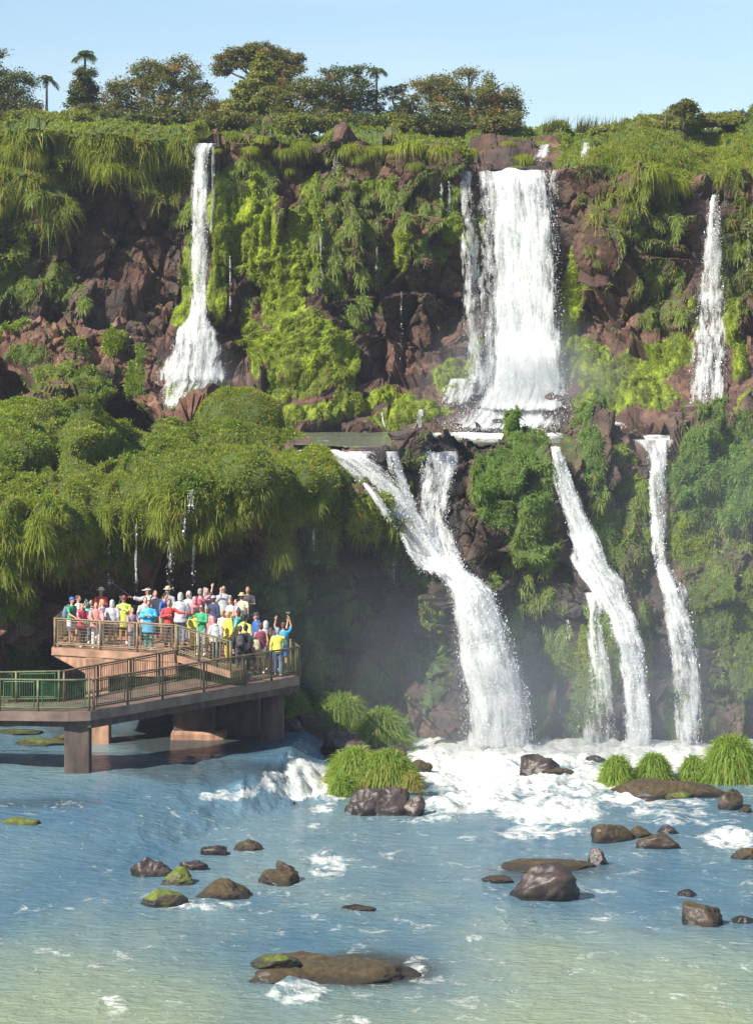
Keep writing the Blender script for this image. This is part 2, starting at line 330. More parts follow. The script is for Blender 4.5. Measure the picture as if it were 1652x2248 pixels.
grs = paint(A.PX, A.PY, [(200, 290, 300, 34, 1.3), (60, 340, 140, 60, 1.1), (240, 340, 110, 55, 1), (350, 360, 90, 60, .6), (20, 480, 60, 160, .8), (110, 480, 22, 100, .7), (40, 640, 70, 50, .7), (120, 630, 60, 40, .6), (600, 296, 100, 10, .5), (900, 300, 150, 12, .5), (760, 460, 120, 110, .42), (930, 430, 60, 80, .42), (1400, 330, 180, 70, .9), (1400, 480, 120, 80, .45), (1450, 640, 60, 90, .5), (1620, 560, 60, 140, .5), (1640, 330, 140, 50, .9), (1900, 360, 200, 60, .9), (1950, 600, 160, 160, .5), (-350, 380, 250, 140, .9)], wr, 30)
grs = np.maximum(grs, top*np.where((A.PX > 1020) & (A.PX < 1225) & (A.ext < 9), 0, 1.2))
wet = paint(A.PX, A.PY, [(1130, 600, 110, 320, .75), (445, 500, 30, 250, .7), (400, 560, 40, 160, .5), (850, 640, 170, 70, .55), (720, 350, 50, 50, .5), (800, 760, 60, 60, .35), (950, 640, 70, 60, .4), (280, 500, 110, 60, .25), (180, 700, 160, 40, .45), (1560, 650, 50, 260, .6), (1130, 940, 160, 30, .8), (900, 930, 300, 30, .55), (560, 900, 60, 60, .4), (1300, 575, 90, 10, .4)], wr, 20)
red = w1
rk = rocky(A.V0, 1, .8)+strata(A.V0, 5, 2.0, .95)
mb = paint(A.PX, A.PY, [(660, 770, 75, 70, .8), (570, 790, 20, 90, .6), (740, 830, 40, 50, .5), (640, 570, 35, 130, .45), (560, 520, 30, 130, .3), (485, 560, 16, 150, .5), (412, 600, 18, 70, .5), (985, 495, 22, 30, .6), (880, 545, 20, 40, .4), (690, 500, 14, 120, .3), (1290, 790, 30, 60, .4), (1620, 790, 15, 50, .4)], wr, 12)
F1, F2, R, _ = worley(A.V0*np.array([2.6, 2.6, 1.6]), 77); puff = np.clip(.75-F1, 0, 1)*.42+np.clip(.7-worley(A.V0*np.array([5.5, 5.5, 4]), 78)[0], 0, 1)*.22+(fbm(A.V0*np.array([1.2, 1.2, .35]), 4, 31)-.5)*.9
boul = paint(A.PX, A.PY, [(1400, 880, 260, 60, 1), (820, 905, 260, 40, 1), (1130, 930, 160, 30, 1), (420, 900, 90, 30, .8)])
F1, F2, R, dvv = worley(A.V0*np.array([.75, .75, 1.1]), 91); bd = np.clip(.8-F1*F1*1.6, -.2, 1)*.7*(.5+R[..., 1])
msk = np.clip(moss, 0, 1)
dA = rk*(1-.75*msk)*(1-.75*boul)+msk*puff+mb+boul*bd+grs*.25*(w3-.3)
wf = paint(A.PX, A.PY, [(440, 420, 34, 130, 1), (436, 600, 36, 130, 1), (430, 740, 50, 60, 1), (425, 840, 80, 60, .8), (1140, 600, 120, 300, .8), (1560, 600, 44, 220, .9), (1550, 850, 60, 90, .8), (1110, 925, 140, 30, .5)]); dA = dA*(1-.85*np.clip(wf, 0, 1)); dA = dA*(1-top*.75)+top*(w2-.5)*1.0
step = sst(A.PX, 1005, 1030)*(1-sst(A.PX, 1220, 1260))   # second step of rock behind the main lip
A.V0[..., 2] += step*(1.0*sst(A.ext, 4.5, 5.6)+.5*sst(A.ext, 8, 9)-.08*np.minimum(A.ext, 4.5))
mask = np.stack([grs, moss, wet*(1-.7*msk)], -1)
finish(A, 'cliff', dA, mask, M['cliffA'])

# --- B: the lower wall on the right with the rim of the pool
B = Sh()
ytB = I([(560, 990), (640, 990), (700, 992), (740, 990), (870, 986), (884, 962), (950, 948), (1010, 952), (1060, 962), (1110, 946), (1150, 930), (1190, 934), (1208, 966), (1226, 972), (1242, 930), (1290, 926), (1340, 946), (1388, 958), (1470, 966), (1500, 940), (1540, 920), (1652, 912), (1900, 905)])
DB = rbf([(560, 990, 107), (700, 992, 105.5), (760, 990, 104.5), (870, 986, 105), (700, 1100, 108), (700, 1400, 109), (700, 1690, 108), (760, 1060, 105), (830, 1100, 105.2), (900, 1100, 105.4), (950, 1000, 106.5), (960, 1150, 105.2), (900, 1220, 106), (960, 1270, 104), (1040, 1270, 103.5), (1040, 1300, 102.6), (1080, 1450, 102), (1000, 1450, 103.8), (1080, 1640, 100.4), (1000, 1690, 101),
          (1020, 1050, 106.5), (1060, 960, 110), (1150, 932, 110), (1150, 1000, 106.2), (1120, 1080, 104.8), (1170, 1150, 104.6), (1150, 1230, 105.4), (1140, 1260, 106), (1160, 1400, 105), (1190, 1500, 103.5), (1220, 980, 107.4), (1235, 1080, 106.8), (1265, 1150, 106.6), (1300, 1250, 105), (1340, 1300, 104.2), (1320, 1370, 103.4), (1390, 1500, 102.6), (1390, 1640, 100.6), (1230, 1640, 101.6),
          (1290, 940, 109), (1280, 1050, 106.2), (1340, 1100, 107), (1370, 1200, 106), (1400, 1000, 107.4), (1430, 970, 109), (1442, 1100, 107.6), (1450, 1250, 106.4), (1480, 1290, 104.4), (1500, 1500, 103.2), (1510, 1640, 101), (1540, 1000, 106.4), (1580, 925, 111), (1620, 1100, 105.4), (1640, 1300, 104.8), (1640, 1640, 101.4), (1900, 920, 110), (1900, 1200, 104), (1900, 1690, 100), (2300, 920, 109), (2300, 1200, 104), (2300, 1690, 100)])
B.PX, B.PY, B.V0, B.ext = sheet(560, 2240, 890, 1730, 2.6, 2.6, ytB, DB, .16, lambda x: 0*x-.30)
top = sst(B.ext, 0, .8); w1 = fbm(B.V0*.6, 4, 103); w2 = fbm(B.V0*.6+50, 4, 108); w3 = fbm(B.V0*1.4, 4, 121); wr = (w1, w2)
moss = paint(B.PX, B.PY, [(1300, 1450, 60, 130, .85), (1270, 1560, 40, 80, .7), (1230, 1440, 50, 40, .8), (1500, 1180, 40, 60, .8), (1340, 1180, 60, 80, .6), (1560, 1330, 60, 100, .75), (1640, 1400, 60, 160, .6), (1170, 1230, 50, 25, .7), (1060, 1350, 12, 80, .3), (960, 1380, 24, 100, .55), (1480, 1560, 30, 80, .7), (1240, 990, 40, 40, .5), (900, 1090, 24, 60, .4), (1180, 1570, 26, 60, .6), (1400, 1100, 30, 70, .6), (1540, 1560, 60, 60, .5), (1320, 1320, 12, 40, .9), (1420, 1400, 22, 120, .6)], wr, 26)
grs = paint(B.PX, B.PY, [(1110, 1060, 80, 90, .95), (1145, 970, 50, 40, 1.1), (1165, 1170, 50, 80, .7), (1288, 1010, 24, 70, .7), (1300, 930, 60, 20, .7), (1590, 1060, 110, 110, .85), (1590, 940, 90, 25, .55), (1180, 1330, 60, 30, .5), (900, 1000, 30, 30, .4), (1380, 1200, 60, 120, .42), (1560, 1220, 80, 80, .42), (1630, 1500, 80, 100, .42), (1900, 1060, 200, 110, .85), (1950, 1350, 160, 120, .45)], wr, 30)
wet = paint(B.PX, B.PY, [(850, 1100, 110, 120, .8), (960, 1150, 60, 180, .8), (1080, 1450, 110, 220, .85), (1280, 1250, 70, 200, .7), (1370, 1500, 90, 180, .8), (1445, 1150, 40, 250, .7), (1500, 1500, 70, 200, .7), (1200, 1560, 120, 120, .7), (900, 960, 200, 22, .5), (1150, 1300, 80, 60, .4), (1200, 1480, 500, 200, .35)], wr, 20)
F1, F2, R, _ = worley(B.V0*np.array([2.2, 2.2, 1.5]), 177); msk = np.clip(moss, 0, 1)
dB = (rocky(B.V0, 101, .7, 1.25)+strata(B.V0, 105, 1.5, .55))*(1-.7*msk)+msk*(np.clip(.75-F1, 0, 1)*.3+(w3-.5)*.6)+grs*.3*(w3-.3)
dB = dB+(fbm(B.V0*np.array([.55, .55, .16]), 3, 140)-.5)*2.0
dB = dB*(1-top*.8)
wf = paint(B.PX, B.PY, [(830, 1050, 100, 60, .9), (900, 1140, 80, 80, .9), (960, 1220, 80, 60, 1), (960, 1080, 55, 110, .8), (1020, 1270, 90, 40, 1), (1060, 1400, 90, 130, .9), (1090, 1560, 110, 120, .8), (1240, 1060, 40, 110, .9), (1290, 1220, 60, 80, .9), (1345, 1330, 60, 70, .9), (1390, 1520, 50, 150, .8), (1312, 1480, 40, 160, .6), (1442, 1120, 36, 160, .9), (1470, 1270, 40, 50, .9), (1500, 1450, 50, 200, .7)]); dB *= 1-.85*np.clip(wf, 0, 1)
lip = paint(B.PX, B.PY, [(760, 1000, 140, 30, 1), (960, 995, 60, 25, .8), (1435, 970, 45, 22, 1), (1225, 985, 22, 25, 1)]); dB *= 1-np.clip(lip, 0, 1)*.85
mask = np.stack([grs, moss, wet*(1-.6*msk)], -1)
finish(B, 'cliff', dB, mask, M['cliffB'])

# --- C: the near terrace on the left, its overhanging grass lip and the shaded wall
C = Sh()
ytC = I([(-300, 690), (-60, 700), (0, 705), (108, 698), (116, 712), (150, 703), (270, 703), (310, 755), (330, 850), (362, 905), (430, 900), (500, 925), (620, 962), (700, 992), (760, 1022), (830, 1085), (880, 1155), (935, 1257), (985, 1290), (1000, 1340), (1016, 1500), (1030, 1690), (1080, 1900)])
DC = rbf([(-600, 700, 118), (-600, 1080, 97), (-600, 1400, 97), (-300, 700, 118), (0, 703, 118), (150, 703, 118), (270, 703, 117.4), (330, 850, 114.5), (370, 905, 113), (0, 790, 116.6), (-300, 850, 115), (0, 850, 116), (150, 800, 116.2), (250, 820, 115.8), (140, 890, 113), (270, 900, 115.5), (330, 930, 112), (60, 900, 107.5), (0, 960, 105), (60, 1040, 102.6), (180, 930, 107.5), (180, 1010, 103.8), (110, 1040, 104.2), (260, 1000, 108), (300, 970, 111),
          (450, 930, 113), (450, 990, 109), (600, 980, 110), (620, 1010, 107), (700, 1000, 107.5), (750, 1030, 105), (760, 1070, 102.8), (830, 1090, 104), (830, 1120, 103.2), (880, 1160, 104.2), (885, 1190, 103.4), (935, 1260, 103.8), (985, 1300, 103.6),
          (-300, 1080, 97), (0, 1080, 98), (100, 1090, 97.6), (250, 1070, 100), (400, 1060, 99.4), (550, 1050, 99.6), (680, 1060, 101), (760, 1100, 102.6), (0, 1220, 97.6), (130, 1180, 98.4), (250, 1150, 100.6), (330, 1150, 99.6), (450, 1130, 99.8), (600, 1120, 100.8),
          (0, 1330, 97.6), (-300, 1400, 97), (0, 1500, 98.5), (100, 1400, 100), (200, 1320, 102.8), (320, 1260, 104), (500, 1240, 104.4), (650, 1200, 104.6), (760, 1200, 104.8), (760, 1260, 107.5), (860, 1340, 107.5), (930, 1430, 106), (990, 1400, 103.9), (150, 1600, 99.6), (300, 1580, 101), (600, 1600, 103.4), (800, 1640, 103.8), (1000, 1650, 102.6), (-300, 1690, 97), (1000, 1720, 102.4), (500, 1720, 102), (400, 1450, 103.5), (700, 1450, 105)])
DC0 = DC
def cw(px, py):
    px = np.asarray(px, float); k = sst(py, 1000, 1080)*(1-sst(py, 1260, 1420)); return py+k*(.10*(px-380)+110*(fbm(np.stack([px/130., px*0+.5, px*0], -1), 3, 66)-.5))
DC = lambda px, py: DC0(px, cw(px, py))
C.PX, C.PY, C.V0, C.ext = sheet(-520, 1040, 600, 1740, 2.6, 2.6, ytC, DC, .05, lambda x: 0*x-.5)
top = sst(C.ext, 0, .8); w1 = fbm(C.V0*.55, 4, 203); w2 = fbm(C.V0*.55+50, 4, 208); w3 = fbm(C.V0*1.6, 4, 221); wr = (w1, w2)
CPW = cw(C.PX, C.PY); carpet = paint(C.PX, CPW, [(520, 1020, 260, 90, 1.5), (150, 1050, 260, 130, 1.5), (60, 985, 100, 66, 1.3), (200, 975, 100, 40, 1.2), (420, 950, 90, 30, .9), (650, 1050, 120, 60, 1.3), (180, 1150, 180, 80, 1.2), (450, 1120, 150, 70, 1.2), (20, 1280, 60, 80, .9), (-300, 1060, 260, 130, 1.5), (-350, 950, 200, 80, 1.1), (620, 1100, 120, 50, 1), (100, 740, 60, 30, .3), (250, 735, 30, 24, .75), (300, 820, 26, 60, .8), (180, 860, 60, 22, .6), (90, 870, 40, 16, .5), (235, 800, 40, 16, .45), (60, 780, 50, 16, .7), (20, 730, 50, 14, .7), (120, 830, 50, 18, .8), (170, 760, 26, 14, .6), (210, 880, 40, 14, .9), (30, 820, 30, 12, .6), (760, 1060, 40, 40, .6), (870, 1180, 30, 60, .6), (780, 1150, 120, 50, .7), (830, 1260, 90, 60, .55), (900, 1400, 60, 120, .5), (700, 1250, 120, 50, .5), (440, 1270, 20, 60, 0.)], wr, 24)
carpet = carpet*(1-sst(CPW+(w3-.5)*300, 1150, 1210)*sst(C.PX, 60, 110))
moss = paint(C.PX, C.PY, [(940, 1350, 35, 80, .8), (800, 1280, 200, 200, .85), (650, 1400, 150, 220, .75), (900, 1480, 120, 160, .8), (90, 1440, 60, 80, .55), (870, 1500, 120, 150, .5), (440, 1230, 80, 50, .4), (300, 1400, 100, 60, .5)], wr, 30)
wet = paint(C.PX, C.PY, [(500, 1350, 300, 120, .5), (900, 1450, 150, 200, .25), (60, 830, 50, 30, .6), (280, 930, 60, 40, .5)], wr, 20)  # wet wall, plus two patches painting the cave hollows dark as shade
hump = sst(C.PY, 980, 900)*sst(C.PX, 420, 340)
F1, F2, R, dvv = worley(np.stack([C.V0[..., 0]*.45, C.V0[..., 1]*.3, C.V0[..., 2]*.45], -1)+3.3, 291)
mound = (np.clip(.75-F1*F1*1.5, -.1, 1)*.8*(.5+R[..., 0]))*sst(C.PY, 1300, 1200)
F1b, _, Rb, _ = worley(C.V0*np.array([1., .8, 1.]), 295); F1c, _, Rc, _ = worley(np.stack([C.V0[..., 0]*1.1, C.V0[..., 1]*.5, C.V0[..., 2]*.45], -1)+1.7, 297); mound = mound*.75+np.clip(.7-F1b, 0, 1)*.5*sst(C.PY, 1300, 1200)+(np.clip(.8-F1c, 0, 1)*1.3-.4)*sst(C.PY, 1060, 1120)*sst(C.PY, 1320, 1200)
spec = paint(C.PX, C.PY, [(60, 970, 75, 60, 1.3), (185, 965, 80, 40, 1.1), (300, 1060, 50, 26, .7), (520, 1045, 60, 24, .7), (300, 1010, 30, 14, .2), (480, 985, 50, 28, .6), (370, 940, 30, 20, .4), (100, 1110, 100, 50, .6), (430, 1090, 70, 40, .5), (600, 1080, 60, 40, .6), (700, 1050, 40, 40, .6)])
caves = paint(C.PX, C.PY, [(20, 850, 55, 34, 1), (270, 920, 70, 34, 1.2), (-80, 840, 60, 40, 1), (210, 1020, 40, 16, .8)], wr, 10)
dC = rocky(C.V0, 201, .75, 1.0)*(1-.8*np.clip(carpet, 0, 1))+np.clip(carpet, 0, 1)*mound*.8+hump*mound*.5+spec*.6-caves*2.4
dC = dC+sst(C.PY, 1220, 1350)*(strata(C.V0, 205, 2., .5)+(fbm(C.V0*np.array([.5, .5, .2]), 3, 240)-.5)*1.6)
dC = dC*(1-top*.7)
mask = np.stack([carpet, moss, wet], -1)
finish(C, 'cliff', dC, mask, M['cliffC'])

# riverbed ground to the horizon and the plateau far behind the wall
gm = simple('ground_earth', (.10, .075, .05), .95, .3, .6)
g = MB(); g.box((0, 1500, -4.5), (6000, 4000, 1)); tag(g.build('ground', gm), kind='structure')
x = np.linspace(-80, 80, 60); y = np.linspace(145.4, 400, 60); X, Y = np.meshgrid(x, y)
zr = np.interp(826+X/146*F, A.PX[0], A.V[0, :, 2])-.75
Z = zr+(Y-145)*.01-sst(np.abs(X), 38, 80)*0+(fbm(np.stack([X*.05, Y*.05, X*0], -1), 3, 400)-.5)*1.5*sst(Y, 145, 160)
o = quads('terrain', np.stack([X, Y, Z], -1).reshape(-1, 3), gridq(60, 60)[:, ::-1], simple('plateau_scrub', (.06, .08, .025), .95, .4, 2)); tag(o, kind='structure')
def ground_z(X, Y):
    return np.interp(826+X/143*F, A.PX[0], A.V[0, :, 2])-.7+(Y-142)*.01

# ------------------------------------------------------------------ water
def water_mat(name, deep, shallow, near, rough=.12):
    m, nt, bs, out = mat(name); at_ = nt.nodes.new('ShaderNodeAttribute'); at_.attribute_name = 'foam'
    sp = nt.nodes.new('ShaderNodeSeparateColor'); nt.links.new(at_.outputs['Color'], sp.inputs[0])
    n1 = noise(nt, .16, 4, (1, .55, 1)); c = ramp(nt, n1, (.35, deep), (.65, shallow)); tq = nt.nodes.new('ShaderNodeTexCoord'); sq = nt.nodes.new('ShaderNodeSeparateXYZ'); nt.links.new(tq.outputs['Object'], sq.inputs[0]); c = mixc(nt, ramp(nt, mth(nt, 'ADD', mth(nt, 'MULTIPLY', sq.outputs[1], -.04), mth(nt, 'MULTIPLY_ADD', n1, 1.2, 2.3)), (0.0, (0,)*3), (.9, (1,)*3)), c, near); c = mixc(nt, sp.outputs[2], c, (.028, .022, .014))
    fn = noise(nt, 1.5, 9, (1, .7, 1), .68, .8); fn2 = noise(nt, 6, 6, (.6, 1, 1), .7, .5)
    fv = mth(nt, 'ADD', mth(nt, 'MULTIPLY', fn, .75), mth(nt, 'MULTIPLY', fn2, .25))
    fac = ramp(nt, mth(nt, 'ADD', sp.outputs[0], mth(nt, 'MULTIPLY', mth(nt, 'SUBTRACT', fv, .5), 2.6)), (.50, (0,)*3), (.95, (1,)*3))
    foamc = ramp(nt, fn2, (.3, (.58, .60, .50)), (.6, (.80, .80, .76)))
    nt.links.new(mixc(nt, fac, c, foamc), bs.inputs['Base Color'])
    nt.links.new(mth(nt, 'ADD', mth(nt, 'MULTIPLY', fac, .7), rough), bs.inputs['Roughness']); bs.inputs['IOR'].default_value = 1.33
    w = mth(nt, 'ADD', noise(nt, 2.2, 6, (.7, 1.3, 1), .6, .6), mth(nt, 'MULTIPLY', noise(nt, 8, 4, (.7, 1.4, 1), .6, .4), .35))
    bump(nt, mth(nt, 'ADD', w, mth(nt, 'MULTIPLY', fac, .4)), bs, .6, .26)
    return m
M['river'] = water_mat('river_water', (.07, .15, .215), (.15, .23, .255), (.28, .325, .185))  # bluish tones put the sky's reflection into the base colour
M['pool'] = water_mat('pool_water', (.10, .12, .085), (.15, .16, .11), (.15, .16, .11))
def ledge_sd(X, Y):                       # signed distance to the pond's ledge, positive on the river side
    pts = np.array([[-3.2, 101], [-2.6, 97], [-2.95, 92], [-3.9, 87.5], [-6.3, 84.5], [-10, 82.6], [-30, 80]]); d = np.full(X.shape, 1e9); sg = np.zeros(X.shape)
    for a, b in zip(pts[:-1], pts[1:]):
        e = b-a; t = np.clip(((X-a[0])*e[0]+(Y-a[1])*e[1])/(e@e), 0, 1); dx = X-a[0]-t*e[0]; dy = Y-a[1]-t*e[1]; q = np.hypot(dx, dy); s = dx*e[1]-dy*e[0]
        m = q < d; d = np.where(m, q, d); sg = np.where(m, np.sign(s), sg)
    return d*-sg
ys = np.concatenate([np.arange(2420, 1600, -3.), np.arange(1600, 1500, -6)]); xs = np.arange(-620, 2380, 3.6); PXr, PYr = np.meshgrid(xs, ys)
Dr = F*(CH+1)/(PYr-HOR); X, Y = (PXr-826)/F*Dr, Dr; sd = ledge_sd(X, Y); wid = np.interp(X, [-14, -7, -5, -3], [16, 10, 3.2, 1.7])
H = -1+1.0*(1-sst(sd, np.interp(X, [-14, -6, -4.2], [-8, -4.5, -.2]), wid)); inp = sd < 0
wp = np.stack([X, Y, X*0], -1); w1 = fbm(wp*.35, 3, 301); w2 = fbm(wp*.35+30, 3, 302)
PXz = 826+X/Y*F; PYz = HOR+(CH-np.maximum(H, -1))/Y*F
foam = paint(PXz, PYz, [(1000, 1665, 140, 50, 1.1), (1200, 1650, 150, 40, 1.05), (1400, 1655, 190, 34, 1.1), (1560, 1690, 120, 30, .9), (1560, 1645, 130, 26, .95), (1500, 1680, 160, 20, .85), (1650, 1700, 60, 40, .6), (1300, 1745, 160, 22, .8), (1480, 1790, 120, 22, .62), (1080, 1715, 170, 40, .95), (1040, 1765, 120, 24, .9), (1200, 1780, 130, 30, .92), (1180, 1825, 110, 20, .75), (1290, 1720, 90, 40, .85), (960, 1800, 60, 14, .7), (680, 1705, 62, 46, 1.15), (640, 1735, 70, 22, 1.05), (600, 1715, 40, 26, .8), (720, 1745, 44, 22, .95),
    (500, 1738, 70, 16, .72), (700, 1775, 34, 10, .8), (1590, 1838, 70, 28, .85), (1440, 1765, 140, 16, .6), (1560, 1790, 90, 18, .5), (720, 1900, 50, 34, .62), (720, 2010, 90, 18, .5), (470, 1985, 90, 14, .62), (600, 1960, 50, 12, .55), (660, 2180, 80, 26, .7), (920, 2120, 40, 24, .62), (950, 2150, 60, 12, .5), (250, 2205, 40, 22, .6), (1020, 1850, 40, 8, .6), (880, 2040, 100, 18, .5), (180, 2100, 160, 30, .46), (100, 2010, 100, 30, .42), (1040, 2060, 22, 12, .6), (760, 2240, 60, 14, .6), (1540, 2190, 90, 30, .46), (1330, 2010, 40, 14, .5), (1300, 1905, 30, 8, .55), (1000, 2230, 200, 60, .40), (1400, 2120, 200, 40, .40), (350, 2230, 200, 60, .38), (700, 1820, 40, 10, .5)], (w1, w2), 16)
foam = np.maximum(foam, .33+.2*(w1-.5))
foam = np.where(inp & (foam < .6), foam*.55, foam)
shallow = paint(PXz, PYz, [(420, 1620, 180, 40, .75), (480, 1575, 150, 22, .8), (160, 1600, 60, 20, .5), (800, 2130, 170, 40, .8), (450, 1690, 200, 26, .5), (100, 1760, 120, 14, .4), (600, 1700, 50, 26, .55), (1210, 1915, 140, 26, .5)], (w1, w2), 14)  # dark bed showing through; pond patches also paint the shaded cliff's reflection
fz = np.clip((foam-.45)*2, 0, 1); q = wp*np.array([1, .8, 1])
amp = .04+.22*fz*(1-.5*sst(Y, 95, 101)); wv = (fbm(q*1.0, 4, 311)-.5)*2+(fbm(q*3.2, 4, 315)-.5)*.55
bigw = (fbm(q*.35, 2, 320)-.5)*.12
slp = (H > -.96)*(H < -.04)*(X > -9); Z = H+amp*wv*1.3+bigw+slp*(fbm(q*np.array([1.6, 1.6, 1]), 4, 340)-.5)*.42*sst(X, -8, -4)+np.where(fz > .3, np.abs(fbm(q*np.array([1.6, 2.6, 1]), 4, 330)-.5)*.55*fz, 0)
rv = quads('river', np.stack([X, Y, Z], -1).reshape(-1, 3), gridq(*X.shape), M['river'], attrs={'foam': np.stack([foam, foam, shallow], -1).reshape(-1, 3)}); tag(rv, kind='structure')
ZPOOL = 9.864
pq = np.linspace(640, 2240, 330); yy = np.linspace(0, 1, 120); PQ, TT = np.meshgrid(pq, yy); rim = np.where(pq < 600, 107., np.interp(pq, B.PX[0], DB(B.PX[0], ytB(B.PX[0]))))+.15; Y = rim[None]+(132-rim[None])*TT; X = (PQ-826)/F*Y; PXz = 826+X/Y*F; PYz = HOR+(CH-ZPOOL)/Y*F; wp = np.stack([X, Y, X*0], -1)
foam = np.maximum(paint(PXz, PYz, [(1110, 950, 130, 20, 1.1), (1000, 952, 70, 8, .8), (740, 990, 160, 12, .9), (960, 985, 70, 20, .6), (1430, 963, 60, 8, .8), (1560, 945, 60, 10, .9), (400, 950, 90, 30, 1), (1360, 930, 40, 10, .7)]), .3)
o = quads('pool', np.stack([X, Y, ZPOOL+(fbm(wp*1.5, 3, 350)-.5)*(.05+.2*(foam > .7))], -1).reshape(-1, 3), gridq(*X.shape), M['pool'], attrs={'foam': np.stack([foam]*2+[foam*0], -1).reshape(-1, 3)}); tag(o, kind='structure')
# ------------------------------------------------------------------ waterfalls
def fall_mat(name, amount):
    m, nt, bs, out = mat(name); uv = nt.nodes.new('ShaderNodeAttribute'); uv.attribute_name = 'flow'; sp = nt.nodes.new('ShaderNodeSeparateColor'); nt.links.new(uv.outputs['Color'], sp.inputs[0])
    vv = nt.nodes.new('ShaderNodeAttribute'); vv.attribute_name = 'run'
    def nn(scale, st, det=6, dist=0.):
        mp = nt.nodes.new('ShaderNodeMapping'); mp.inputs['Scale'].default_value = st; n = nt.nodes.new('ShaderNodeTexNoise'); n.inputs['Scale'].default_value = scale; n.inputs['Detail'].default_value = det
        n.inputs['Roughness'].default_value = .62; n.inputs['Distortion'].default_value = dist; nt.links.new(vv.outputs['Vector'], mp.inputs[0]); nt.links.new(mp.outputs[0], n.inputs[0]); return n.outputs[0]
    a = nn(1.0, (4.2, .55, 1)); b = nn(1.0, (11, 1.7, 1), 4); c = nn(1., (1.6, 1.1, 1), 5, .6)
    nz_ = mth(nt, 'ADD', mth(nt, 'ADD', mth(nt, 'MULTIPLY', a, .5), mth(nt, 'MULTIPLY', b, .25)), mth(nt, 'MULTIPLY', c, .25))
    f = mth(nt, 'ADD', sp.outputs[0], mth(nt, 'MULTIPLY', mth(nt, 'SUBTRACT', nz_, .5), 3.4))
    al = ramp(nt, f, (.30, (0,)*3), (.78, (amount,)*3))
    col = ramp(nt, mth(nt, 'ADD', mth(nt, 'MULTIPLY', a, .6), mth(nt, 'MULTIPLY', c, .4)), (.36, (.50, .54, .52)), (.56, (.86, .87, .86)))  # streak shading painted in: grey troughs and white crests
    nt.links.new(col, bs.inputs['Base Color']); bs.inputs['Roughness'].default_value = .6
    bump(nt, mth(nt, 'ADD', a, mth(nt, 'MULTIPLY', c, .8)), bs, .7, .12)
    tr = nt.nodes.new('ShaderNodeBsdfTranslucent'); tr.inputs[0].default_value = (.85, .88, .9, 1); m1 = nt.nodes.new('ShaderNodeMixShader'); m1.inputs[0].default_value = .4
    nt.links.new(bs.outputs[0], m1.inputs[1]); nt.links.new(tr.outputs[0], m1.inputs[2])
    tp = nt.nodes.new('ShaderNodeBsdfTransparent'); m2 = nt.nodes.new('ShaderNodeMixShader'); nt.links.new(al, m2.inputs[0]); nt.links.new(tp.outputs[0], m2.inputs[1]); nt.links.new(m1.outputs[0], m2.inputs[2])
    nt.links.new(m2.outputs[0], out.inputs[0]); return m
M['fall'] = fall_mat('falling_water', .97)
msp, nt, bs, out = mat('water_spray'); bs.inputs['Base Color'].default_value = (.88, .89, .9, 1); bs.inputs['Roughness'].default_value = .6
M['spray'] = msp
